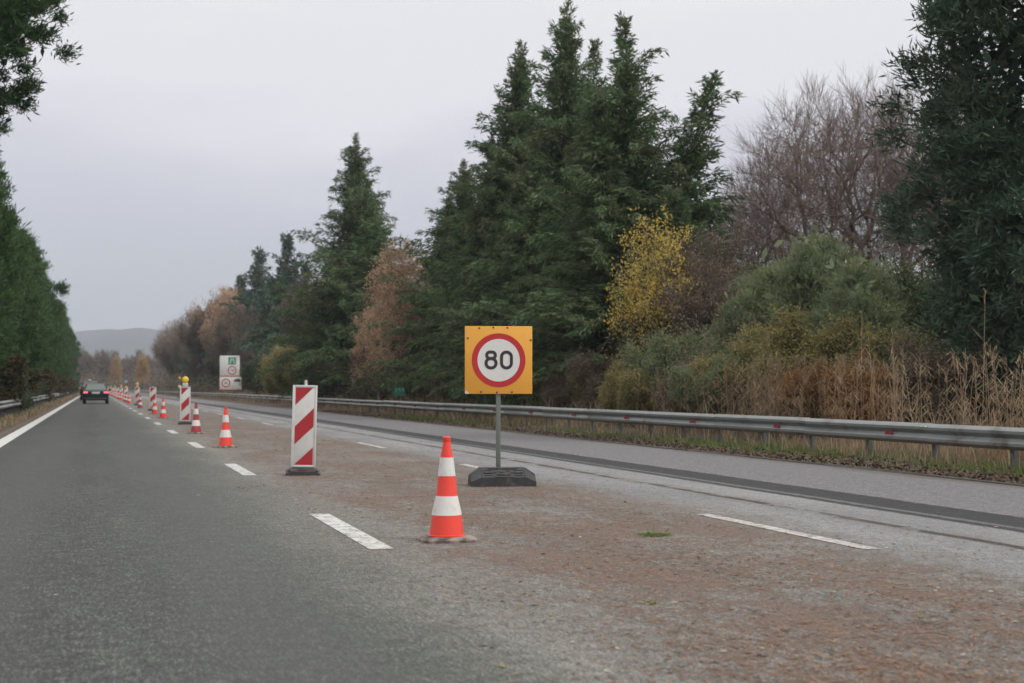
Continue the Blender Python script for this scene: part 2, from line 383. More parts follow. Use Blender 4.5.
# hills
m, nt, b = newmat('wooded_hill'); v = coords(nt, scale=(1, 1, 2.5))
c = ramp(nt, noise(nt, v, .006, 6, .7), [(.35, (.022, .032, .026)), (.55, (.05, .055, .045)), (.7, (.10, .09, .07))])
nt.links.new(c, b.inputs['Base Color']); b.inputs['Roughness'].default_value = 1; M['hill'] = m
vs, fs = [], []; nx, ny = 90, 22
for j in range(ny):
    for i in range(nx):
        x = -2600 + i * 5200 / (nx - 1); y = 2300 + j * 1300 / (ny - 1); u = j / (ny - 1)
        ridge = 108 + 31 * sin((x + 300) * .0016) + 8 * sin(x * .009 + 1) + 4 * sin(x * .023)
        h = ridge * math.sin(u * pi * .5 if u < .8 else pi * .4) ** 1.1 + (6 * sin(x * .013 + y * .01) + 4 * sin(x * .031 - y * .02)) * u
        vs.append((x, y, max(h, 0) - 3 if u < 1 else -3))
for j in range(ny - 1):
    for i in range(nx - 1): a = j * nx + i; fs.append((a, a + 1, a + nx + 1, a + nx))
me = bpy.data.meshes.new('hills'); me.from_pydata(vs, [], fs); me.polygons.foreach_set('use_smooth', [True] * len(fs))
mesh_obj('hills', me, None, M['hill'])['kind'] = 'structure'
# haze
hb = B().box((0, 1700, 85), (7400, 4400, 182)).done('haze', None, smooth=0)
mh = bpy.data.materials.new('haze_air'); mh.use_nodes = True; nt = mh.node_tree; nt.nodes.clear()
mo = nt.nodes.new('ShaderNodeOutputMaterial'); pv = nt.nodes.new('ShaderNodeVolumePrincipled')
pv.inputs['Color'].default_value = (.80, .86, .97, 1); pv.inputs['Density'].default_value = .0003; pv.inputs['Anisotropy'].default_value = 0
nt.links.new(pv.outputs[0], mo.inputs['Volume']); hb.data.materials.append(mh); hb['kind'] = 'stuff'; hb['label'] = 'thin grey autumn haze over the far road and hills'

# ------------------------------------------------------------------ guardrails
def guardrail(name, label, t, ztop, side, y0, y1, refl):
    """side: -1 the beam faces -x"""
    root = thing(name, label, 'guardrail', (t, y0, ground_z(t, y0)))
    g0 = root.location.z
    # W profile (depth outwards, height)
    prof = [(.0, 0), (.022, -.006), (.055, -.03), (.082, -.052), (.082, -.092), (.03, -.128), (.018, -.155), (.03, -.182), (.082, -.218), (.082, -.258), (.055, -.28), (.022, -.304), (0, -.31)]
    rg = np.random.default_rng(abs(int(t * 7)))
    rings = []
    for j, y in enumerate(np.arange(y0, y1, 4.0)):
        dz = rg.normal() * .004 + .012 * sin(y * .06); dx = rg.normal() * .005
        for yy, off in ((y, 0.0), (y + .28, 0.0), (y + .285, .006), (y + 3.99, .006)):   # lap of the next beam length
            rr = [(side * (d + .055 + off) + dx + cx(yy) , yy - y0, ztop - g0 + z + dz) for d, z in prof]
            rr += [(side * (d + .049 + off) + dx + cx(yy), yy - y0, ztop - g0 + z + dz) for d, z in prof[::-1]]
            rings.append(rr)
    bb = B().loft(rings)
    for y in np.arange(y0, min(y1, y0 + 100), 4.0):
        for z in (-.03, -.28):
            for q in (.08, .2): bb.cyl((side * .118 + cx(y), y - y0 + q, ztop - g0 + z - .02), (side * .146 + cx(y), y - y0 + q, ztop - g0 + z - .02), .014, n=6)
    bb.done('beam', M['galv'], root, 35)
    def post(bb, y):
        x = cx(y) - side * .02; g = ground_z(t + cx(y), y) - g0
        h0, h1 = g - .3, ztop - g0 - .03; zc, hh = (h0 + h1) / 2, h1 - h0
        bb.box((x, y - y0, zc), (.006, .1, hh)).box((x + .03, y - y0 + .047, zc), (.055, .006, hh)).box((x + .03, y - y0 - .047, zc), (.055, .006, hh))
        bb.box((x + side * .038, y - y0, ztop - g0 - .155), (.068, .12, .10))
    ys = np.arange(y0 + .1, y1, 2.0)
    first = None
    for y in ys[:95]:
        bb = B(); post(bb, y); o = bb.done('post', M['galv_post'], root, 0)
    bb = B()
    for y in ys[95:]: post(bb, y)
    o = bb.done('post', M['galv_post'], root, 0); o['kind'] = 'stuff'
    if refl:
        for y in np.arange(y0 + refl, y0 + 180, 4.0):
            bb = B().prism([(-.07, -.035), (.07, -.035), (.055, .035), (-.055, .035)], -.006, .006)
            o = bb.done('reflector', M['reflector_red'], root, 0)
            o.location = (side * .155 + cx(y), y - y0, ztop - g0 - .155); o.rotation_euler = (0, 0, R(-52) if side < 0 else R(52))
    return root
guardrail('guardrail', 'long grey steel guardrail with red reflectors along the right verge, before the conifers', 12.0, .57, -1, 12.0, 420, 1.1)
guardrail('guardrail', 'grey steel guardrail along the left verge under the green pines', -3.45, .60, 1, 40.0, 400, 0)

# ------------------------------------------------------------------ traffic cones
def make_cone(label, loc, red, rz=0):
    r = thing('traffic_cone', label, 'traffic cone', loc, rz, 'cones closing the right lane')
    bb = B(); n = 24; ring = []
    for zz, k in ((0, 1), (.018, 1.0), (.03, .93), (.036, .60)):
        ring.append([(k * .205 * (abs(cos(a)) ** .45) * (1 if cos(a) > 0 else -1), k * .205 * (abs(sin(a)) ** .45) * (1 if sin(a) > 0 else -1), zz) for a in [2 * pi * (i + .5) / n for i in range(n)]])
    bb.loft(ring).done('base', M['dirty_rubber'], r)
    prof = [(.134, .036), (.136, .042), (.124, .046), (.108, .184), (.0775, .322), (.0625, .463), (.046, .60), (.0275, .70), (.0265, .712), (.0285, .716), (.0285, .742), (.022, .75)]
    B().lathe(prof, 40).done('cone_body', red, r)
    for (ra, za, rb, zb) in ((.0777, .322, .1072, .186), (.0463, .598, .0622, .465)):
        B().lathe([(rb + .0001, zb), (rb + .0022, zb + .001), (ra + .0022, za - .001), (ra + .0001, za)], 40).done('reflective_band', M['cone_white'], r)
    return r
CONES = [(2.46, 10.72, 'nearest bright orange cone with two white bands, in front of the orange 80 sign', 'b'),
         (2.36, 28.6, 'orange cone with bright bands just beyond the nearest striped board', 'b'),
         (2.38, 37.4, 'dull dark red dirty cone between the nearest striped board and the first yellow lamp', 'd'),
         (2.43, 56.6, 'orange cone standing just beyond the nearest yellow lamp board', 'b'),
         (2.48, 66.0, 'orange cone in front of the striped board that has no lamp', 'b'),
         (2.42, 84.8, 'dark red cone before the second striped board with a yellow lamp', 'd'),
         (2.40, 110.5, 'bright orange cone just past the second striped board with a yellow lamp', 'b')]
cb = cd = None
for t, s, lab, k in CONES:
    if k == 'b' and cb is None: cb = make_cone(lab, (t, s, 0), M['cone_red'])
    elif k == 'd' and cd is None: cd = make_cone(lab, (t, s, 0), M['cone_dull'], .2)
    else: dup(cb if k == 'b' else cd, lab, (t, s, 0), (s * 1.7) % 1.5, 'cones closing the right lane')
FAR = 'tiny cone in the far run of cones beside the two cars'
rr = random.Random(3)
far_y = [120 + 8.2 * k for k in range(26)]
for i, y in enumerate(far_y):
    if i % 3 != 2: dup(cb if i % 4 else cd, FAR, (2.4 + rr.uniform(-.08, .1) + cx(y), y, 0), rr.uniform(0, 1.5), 'far cones')

# ------------------------------------------------------------------ striped boards (beacons)
def foot(bb, hw, hd, zc, ze, px):
    """tent shaped weight: plateau half length px, ridge height zc, end height ze"""
    rings = []
    for x, zr, zf in ((-hw, ze, ze * .42), (-px, zc, zc * .5), (px, zc, zc * .5), (hw, ze, ze * .42)):
        rings.append([(x, -hd, 0), (x, -hd, zf), (x, -hd * .35, zr), (x, hd * .35, zr), (x, hd, zf), (x, hd, 0)])
    bb.loft(rings)
def make_board(label, loc, lamp, rz=0, lean=0, group='striped boards closing the right lane'):
    r = thing('striped_board', label, 'barrier board', loc, rz, group)
    bb = B(); foot(bb, .215, .20, .10, .05, .14); base = bb.done('base', M['recycled'], r, 20)
    bb = B()
    for sx_ in (-1, 1):
        bb.box((sx_ * .165, -.10, .052), (.045, .16, .03), bev=.004); 
    bb.box((0, -.135, .062), (.12, .08, .02), Vector((1, 0, 0)).rotation_difference(Vector((1, 0, 0))), bev=.003)
    bb.done('lug', M['recycled'], base)
    bd = B().box((0, 0, .61), (.30, .045, 1.04), bev=.012).done('board', M['board_white'], r, 40)
    bb = B(); hw, z0, z1 = .155, .095, 1.135; fw = .026
    for a in (-1, 1): bb.box((a * (hw - fw / 2), -.0, (z0 + z1) / 2), (fw, .062, z1 - z0), bev=.006)
    for z in (z0 + fw / 2, z1 - fw / 2): bb.box((0, 0, z), (2 * hw - 2 * fw - .002, .058, fw), bev=.005)
    bb.done('rim', M['board_white'], bd, 40)
    w2 = .117; zt = 1.103; zb = .127; H_ = zt - zb; u = H_ / 363.0
    for pts in ([(-w2, 0), (w2 * .86, 0), (-w2, 82)], [(-w2, 183), (w2, 95), (w2, 183), (-w2, 267)], [(-w2, 363), (w2, 280), (w2, 363)]):
        for sgn in (-1, 1):
            ps = [(sgn * -1 * x if sgn > 0 else x, zt - yy * u) for x, yy in pts]
            B().prism(ps, sgn * .0215, sgn * .0255).done('red_stripe', M['board_red'], bd, 0)
    if lamp:
        bb = B().box((0, 0, 1.195), (.17, .075, .12), bev=.015); bb.done('lamp_housing', M['white_plastic'], r)
        bb = B(); q = 20; prof = [(.03, -.055), (.075, -.05), (.098, -.02), (.102, 0), (.098, .02), (.075, .05), (.03, .055)]
        rings = [[(rad * cos(2 * pi * i / q), yy, 1.345 + rad * sin(2 * pi * i / q)) for i in range(q)] for rad, yy in prof]
        bb.loft(rings).done('lamp_lens', M['lamp_yellow'], r, 50)
        B().lathe([(.03, 1.25), (.03, 1.27)], 12).done('lamp_neck', M['black'], r)
    else:
        B().cyl((.008, 0, 1.13), (.008, 0, 1.20), .019, .017).done('peg', M['white_plastic'], r)
    r.rotation_euler = (0, lean, rz); return r
b1 = make_board('nearest and largest striped board, leaning slightly on its black foot', (2.56, 19.3, 0), False, R(-7), R(1.3))
b2 = make_board('striped red and white board carrying the biggest round yellow lamp', (2.66, 46.9, 0), True, R(-2))
dup(b1, 'striped board without a lamp, third from the camera in the row', (2.72, 75.3, 0), R(-3), 'striped boards closing the right lane').rotation_euler = (0, R(1.5), R(-3))
dup(b2, 'striped board with a yellow lamp, fourth from the camera in the row', (2.70, 101.3, 0), 0, 'striped boards closing the right lane')
for i, y in enumerate(far_y):
    if i % 3 == 2: dup(b2 if (i // 3) % 2 else b1, 'tiny striped board with a yellow lamp in the far run of cones' if (i // 3) % 2 else 'tiny striped board without lamp in the far run of cones', (2.7 + cx(y), y, 0), 0, 'far lamp boards' if (i // 3) % 2 else 'far plain boards')

# ------------------------------------------------------------------ digits by strokes
def ring_shape(bb, cxp, cz, w, h, st, y0, y1, n=10):
    """rounded stadium ring in XZ"""
    def outline(w, h):
        r = min(w, h) / 2 * .98; pts = []
        for qx, qz, a0 in ((w / 2 - r, h / 2 - r, 0), (-w / 2 + r, h / 2 - r, 90), (-w / 2 + r, -h / 2 + r, 180), (w / 2 - r, -h / 2 + r, 270)):
            for i in range(n + 1):
                a = R(a0 + 90 * i / n); pts.append((cxp + qx + r * cos(a), cz + qz + r * sin(a)))
        return pts
    o, i = outline(w, h), outline(w - 2 * st, h - 2 * st); k = len(o)
    vo = [[bb.bm.verts.new((x, y, z)) for x, z in p] for p in (o, i) for y in (y0, y1)]
    for j in range(k):
        q = (j + 1) % k
        bb.bm.faces.new((vo[0][j], vo[0][q], vo[2][q], vo[2][j])); bb.bm.faces.new((vo[1][j], vo[3][j], vo[3][q], vo[1][q]))
        bb.bm.faces.new((vo[0][j], vo[1][j], vo[1][q], vo[0][q])); bb.bm.faces.new((vo[2][j], vo[2][q], vo[3][q], vo[3][j]))
def digit(ch, x, z, h, w, st, y0, y1, mat, parent):
    bb = B()
    if ch == '0': ring_shape(bb, x, z, w, h, st, y0, y1)
    elif ch == '8':
        ht = h * .50; hb_ = h - ht + st
        ring_shape(bb, x, z + h / 2 - ht / 2, w * .9, ht, st, y0, y1); ring_shape(bb, x, z - h / 2 + hb_ / 2, w, hb_, st, y0 - .0006, y1)
    elif ch == '1': bb.prism([(x - st / 2 + .1 * w, z - h / 2), (x + st / 2 + .1 * w, z - h / 2), (x + st / 2 + .1 * w, z + h / 2), (x - st / 2, z + h / 2), (x - w * .4, z + h * .25), (x - w * .4, z + h * .12), (x - st / 2 + .1 * w, z + h * .3)], y0, y1)
    elif ch == '3':
        ht = h * .5 + st / 2
        for c0, y_ in ((z + h / 2 - ht / 2, y0), (z - h / 2 + ht / 2, y0 - .0006)):
            pts_o = [(x + w / 2 * cos(R(a)), c0 + ht / 2 * sin(R(a))) for a in range(-150, 151, 20)]
            pts_i = [(x + (w / 2 - st) * cos(R(a)), c0 + (ht / 2 - st) * sin(R(a))) for a in range(150, -151, -20)]
            bb.prism(pts_o + pts_i, y_, y1)
    return bb.done('digit', mat, parent, 0)
def disc(name, x, z, r, y0, y1, mat, parent, n=48):
    return B().cyl((x, y0, z), (x, y1, z), r, n=n).done(name, mat, parent, 30)

# the 80 sign
s80 = thing('speed_limit_sign', 'orange square 80 speed limit sign on a grey pole in a black plastic foot', 'road sign', (4.41, 16.62, 0), R(-9))
bb = B(); foot(bb, .365, .24, .205, .125, .25); ft = bb.done('base', M['recycled'], s80, 20); ft.location.x = .04
# ribs of the foot, and thin black pieces painting the shade inside its slots
ang = math.atan2(.205 - .1025, .24 - .084)
rot = Matrix.Rotation(ang, 3, 'X').to_quaternion()
def on_slope(x, k, w_, d_, th, mat, nm, bbb):
    y = -.24 + (.24 - .084) * k; z = .1025 + (.205 - .1025) * k
    bbb.box((x, y, z), (w_, d_, th), rot, bev=.003)
bb = B()
for x, k, w_, d_ in ((-.17, .25, .085, .022), (-.17, .72, .085, .022), (.17, .25, .085, .022), (.17, .72, .085, .022), (-.095, .5, .045, .02), (.105, .5, .045, .02), (-.01, .55, .06, .03), (.05, .40, .04, .03), (.05, .68, .04, .02), (0, .08, .20, .03), (-.24, .5, .01, .13), (.24, .5, .01, .13)):
    on_slope(x, k, w_, d_, .012, None, '', bb)
bb.done('slot_shade', M['black'], ft, 0)
bb = B()
for x, k, w_, d_ in ((-.17, .48, .10, .03), (.17, .48, .10, .03), (0, .27, .15, .02), (0, .88, .34, .02)):
    on_slope(x, k, w_, d_, .022, None, '', bb)
for sg in (-1, 1):     # side ribs running down the ends
    for yy, z1, z2 in ((-.20, .105, .058), (-.09, .195, .118)):
        bb.loft([[(sg * .25, yy - .012, z1 + .002), (sg * .25, yy + .012, z1 + .014), (sg * .25, yy + .012, z1 - .03)], [(sg * .367, yy - .012, z2 + .002), (sg * .367, yy + .012, z2 + .014), (sg * .367, yy + .012, z2 - .03)]])
bb.done('rib', M['recycled'], ft, 0)
B().box((0, .0, .97), (.05, .05, 1.56), bev=.006).done('pole', M['pole'], s80)
pn = B().box((0, -.042, 1.415), (.765, .012, .765), bev=.004).done('panel', M['sign_orange'], s80)
bb = B()
for z in (1.15, 1.66): bb.box((0, -.018, z), (.34, .035, .035), bev=.003)
bb.done('bracket', M['galv_post'], s80)
disc('red_ring', 0, 1.412, .305, -.048, -.0505, M['sign_red'], pn, 72)
disc('white_disc', 0, 1.412, .240, -.0505, -.053, M['sign_white'], pn, 72)
digit('8', -.087, 1.415, .214, .147, .035, -.0555, -.053, M['black'], pn)
digit('0', .088, 1.415, .214, .147, .035, -.0555, -.053, M['black'], pn)
for x, z in ((-.22, 1.775), (-.06, 1.782), (.10, 1.78), (-.35, 1.66), (.365, 1.64), (.15, 1.052), (-.2, 1.055), (-.02, 1.05)):
    B().cyl((x, -.0475, z), (x, -.052, z), .011, n=8).done('rivet', M['bark_dark'], pn, 0)
B().prism([(-.38, 1.035), (-.335, 1.035), (-.35, 1.055), (-.38, 1.07)], -.0475, -.0495).done('scuff', M['board_white'], pn, 0)

# tall information sign behind the guardrail
sg = thing('information_sign', 'tall white motorway sign with green symbol and red speed rings behind the right guardrail', 'road sign', (12.75, 149, ground_z(13.4, 156)), R(-4))
z0 = ground_z(13.4, 156)
for x in (-.75, .75): B().cyl((x, .06, -.1), (x, .06, 4.2 - z0), .045).done('post', M['galv_post'], sg)
pa = B().box((-.10, 0, 3.23 - z0), (1.9, .03, 1.98), bev=.01).done('panel', M['sign_white'], sg)
pb = B().box((0, -.001, 1.56 - z0), (2.1, .03, 1.30), bev=.01).done('panel', M['sign_white'], sg)
bb = B()
for zz in (1.0, 1.03): pass
for (x0, x1, za, zb_) in ((-1.03, .83, 2.26, 2.29), (-1.03, 1.03, 2.17, 2.2), (-1.03, 1.03, .93, .96)): bb.box(((x0 + x1) / 2, -.018, (za + zb_) / 2 - z0), (x1 - x0, .006, zb_ - za))
bb.done('border', M['sign_red'], sg, 0)
gs = B().box((.13, -.018, 3.72 - z0), (.72, .008, .72), bev=.003).done('motorway_symbol', M['sign_green'], pa)
bb = B()
for sgn in (-1, 1): bb.prism([(.13 + sgn * .05, 4.0 - z0), (.13 + sgn * .10, 4.0 - z0), (.13 + sgn * .26, 3.43 - z0), (.13 + sgn * .16, 3.43 - z0)], -.022, -.026)
bb.box((.13, -.024, 3.80 - z0), (.44, .006, .05)).box((.13, -.0241, 3.55 - z0), (.03, .004, .12))
bb.done('carriageway_lines', M['sign_white'], gs, 0)
for (x, z, txt, p) in ((.13, 2.80, '130', pa), (-.45, 1.58, '80', pb)):
    disc('red_ring', x, z - z0, .42, -.016, -.020, M['sign_red'], p, 32); dd = disc('white_disc', x, z - z0, .315, -.020, -.023, M['sign_white'], p, 32)
    for i, ch in enumerate(txt): digit(ch, x + (i - (len(txt) - 1) / 2) * .165, z - z0, .26, .13, .035, -.026, -.023, M['black'], p)
bb = B(); bx = .62; bz = 1.83 - z0
bb.box((bx + .08, -.02, bz + .02), (.42, .006, .26)).box((bx - .22, -.02, bz - .02), (.15, .006, .18))
for x in (-.2, .05, .2): bb.cyl((bx + x, -.018, bz - .13), (bx + x, -.024, bz - .13), .05, n=12)
bb.done('lorry_symbol', M['black'], pb, 0)

# small green kilometre sign behind the rail
km = thing('kilometre_sign', 'small green kilometre sign on a thin post behind the right guardrail', 'road sign', (13.1, 66.5, ground_z(13.1, 66)), R(-8))
B().cyl((0, .03, -.1), (0, .03, 1.0), .024).done('post', M['galv_post'], km)
gp = B().prism([(-.25, .70), (.25, .70), (.25, 1.04), (.21, 1.10), (-.21, 1.10), (-.25, 1.04)], -.006, .006).done('panel', M['sign_green'], km, 0)
mt = simple('pale_green_lettering', (.35, .55, .47), .5)
for i, ch in enumerate('183'): digit(ch if ch != '1' else '1', -.14 + i * .14, .95, .17, .10, .022, -.009, -.006, mt, gp)
# warning lamps on posts beyond
wl = thing('warning_lamp_post', 'thin post with a yellow and a pale green lamp left of the biggest yellow lamp', 'warning lamp', (8.6, 162, 0))
B().cyl((0, 0, 0), (0, 0, 2.1), .03).done('post', M['galv_post'], wl)
B().box((0, 0, .04), (.5, .4, .08), bev=.01).done('base', M['recycled'], wl)
for z, r_, m_ in ((2.12, .14, 'lamp_yellow'), (1.2, .17, 'lamp_green')):
    B().lathe([(.04, z - r_), (r_ * .8, z - r_ * .6), (r_, z), (r_ * .8, z + r_ * .6), (.04, z + r_)], 14).done('lamp_lens', M[m_], wl)
bl = thing('keep_right_sign', 'small round pale blue sign over a yellow lamp among the far cones', 'road sign', (4.1, 208, 0))
B().cyl((0, .03, 0), (0, .03, 2.1), .03).done('post', M['galv_post'], bl)
B().box((0, 0, .05), (.7, .4, .1), bev=.01).done('base', M['recycled'], bl)
dk = disc('disc', 0, 1.95, .24, -.01, .01, M['sign_blue'], bl, 24)
B().prism([(-.03, 2.1), (.03, 2.1), (.03, 1.9), (.10, 1.9), (0, 1.78), (-.10, 1.9), (-.03, 1.9)], -.014, -.0105).done('arrow', M['sign_white'], dk, 0)
B().lathe([(.04, 1.05), (.15, 1.1), (.18, 1.2), (.15, 1.3), (.04, 1.35)], 14).done('lamp_lens', M['lamp_yellow'], bl)

# ------------------------------------------------------------------ cars (seen from behind)
def make_car(label, loc, paint, W=1.76, L=4.3, Hh=1.42, suv=False):
    r = thing('car', label, 'car', loc)
    zb = .24 if not suv else .30; zs = .92 if not suv else 1.05         # sill and shoulder
    secs = [  # y, half width, bottom, shoulder height
        (0, .40, .50, zs - .14), (.02, .44, .36, zs - .04), (.12, .485, zb + .02, zs), (.9, .5, zb, zs + .02), (2.6, .5, zb, zs), (3.6, .485, zb, zs - .12), (L - .2, .44, zb + .04, zs - .26), (L, .34, zb + .1, zs - .36)]
    rings = []
    for y, hw, z0_, z1_ in secs:
        h = W * hw; rings.append([(-h * .92, y, z0_), (-h, y, z0_ + .12), (-h * 1.0, y, (z0_ + z1_) / 2 + .05), (-h * .95, y, z1_ - .03), (-h * .86, y, z1_), (h * .86, y, z1_), (h * .95, y, z1_ - .03), (h, y, (z0_ + z1_) / 2 + .05), (h, y, z0_ + .12), (h * .92, y, z0_)])
    B().loft(rings).done('body', paint, r, 40)
    y0, y1, y2, y3 = (.28, .95, 2.1, 3.1) if not suv else (.10, .42, 2.3, 3.1)
    hb_ = W / 2 * .88; ht = W / 2 * .70
    cab = B().loft([[(-hb_ * .95, y0, zs - .02), (hb_ * .95, y0, zs - .02), (hb_ * .95, y0 + .02, zs), (-hb_ * .95, y0 + .02, zs)],
              [(-hb_, y0 + .04, zs - .02), (hb_, y0 + .04, zs - .02), (ht * .96, y1 - .06, Hh - .05), (-ht * .96, y1 - .06, Hh - .05)],
              [(-hb_, y1, zs - .02), (hb_, y1, zs - .02), (ht, y1, Hh - .015), (-ht, y1, Hh - .015)],
              [(-hb_, (y1 + y2) / 2, zs - .02), (hb_, (y1 + y2) / 2, zs - .02), (ht, (y1 + y2) / 2, Hh), (-ht, (y1 + y2) / 2, Hh)],
              [(-hb_, y2, zs - .02), (hb_, y2, zs - .02), (ht * .97, y2, Hh - .03), (-ht * .97, y2, Hh - .03)],
              [(-hb_ * .95, y3, zs - .03), (hb_ * .95, y3, zs - .03), (hb_ * .93, y3, zs), (-hb_ * .93, y3, zs)]]).done('cabin', paint, r, 40)
    # rear window lying on the rear slope
    def lerp(a, b_, k): return tuple(a[i] + (b_[i] - a[i]) * k for i in range(3))
    A_, Bq, Cq, Dq = (-hb_ * .93, y0 + .04, zs), (hb_ * .93, y0 + .04, zs), (ht * .90, y1 - .08, Hh - .07), (-ht * .90, y1 - .08, Hh - .07)
    nrm = Vector((Vector(Bq) - Vector(A_)).cross(Vector(Dq) - Vector(A_))).normalized(); nrm = nrm if nrm.y < 0 else -nrm
    q = [Vector(lerp(A_, Dq, .12)), Vector(lerp(Bq, Cq, .12)), Vector(Cq), Vector(Dq)]
    B().loft([[tuple(p + nrm * .012) for p in q], [tuple(p - nrm * .03) for p in q]]).done('rear_window', M['glass'], r, 0)
    for sx_ in (-1, 1):
        q = [Vector((sx_ * (hb_ * .985), y1 + .05, zs + .04)), Vector((sx_ * (hb_ * .985), y3 - .35, zs + .04)), Vector((sx_ * ht * 1.03, y2 - .05, Hh - .08)), Vector((sx_ * ht * 1.04, y1 + .1, Hh - .08))]
        B().loft([[(p.x + sx_ * .012, p.y, p.z) for p in q], [(p.x - sx_ * .02, p.y, p.z) for p in q]]).done('side_window', M['glass'], r, 0)
        B().box((sx_ * W * .385, .03, zs - .13), (.30, .09, .13), bev=.02).done('tail_light', M['tail'] if not suv else M['side_red'], r)
        B().box((sx_ * (W / 2 + .07), 2.75, zs + .05), (.17, .10, .13), bev=.03).done('mirror', M['white_plastic'] if suv else paint, r)
        for yy in (.82, L - .82):
            wh = thing('wheel', None, None); wh.parent = r; wh.location = (sx_ * (W / 2 - .12), yy, .32)
            q = 24; B().loft([[(x_, rad * cos(2 * pi * i / q), rad * sin(2 * pi * i / q)) for i in range(q)] for x_, rad in ((-.11, .27), (-.10, .32), (.10, .32), (.11, .27))]).done('tyre', M['rubber'], wh)
            B().loft([[(x_, rad * cos(2 * pi * i / q), rad * sin(2 * pi * i / q)) for i in range(q)] for x_, rad in ((-.118, .19), (-.112, .21), (.112, .21), (.118, .19))]).done('rim', M['chrome'], wh)
    B().box((0, -.012, zs - .16), (.52, .02, .115), bev=.003).done('number_plate', M['sign_white'], r)
    B().box((0, .0, zb + .12), (W * .84, .10, .14), bev=.03).done('bumper', M['rubber'], r)
    if suv:
        for sx_ in (-1, 1): B().cyl((sx_ * ht * .93, y1, Hh + .05), (sx_ * ht * .93, y2, Hh + .05), .02, n=8).box((sx_ * ht * .93, y1 + .1, Hh + .015), (.03, .05, .06)).box((sx_ * ht * .93, y2 - .1, Hh + .015), (.03, .05, .08)).done('roof_rail', M['chrome'], r)
        B().box((-.1, 1.0, Hh + .09), (.26, .5, .17), bev=.05).box((0, 1.0, Hh + .02), (1.1, .06, .03)).done('roof_box', M['white_plastic'], r)
    return r
make_car('dark green car with lit tail lights driving away in the open lane', (.12, 108.5, 0), M['car_green'])
make_car('taller black car with a white roof box, mostly hidden ahead of the green car', (-.28, 140, 0), M['car_black'], 1.84, 4.5, 1.68, True)

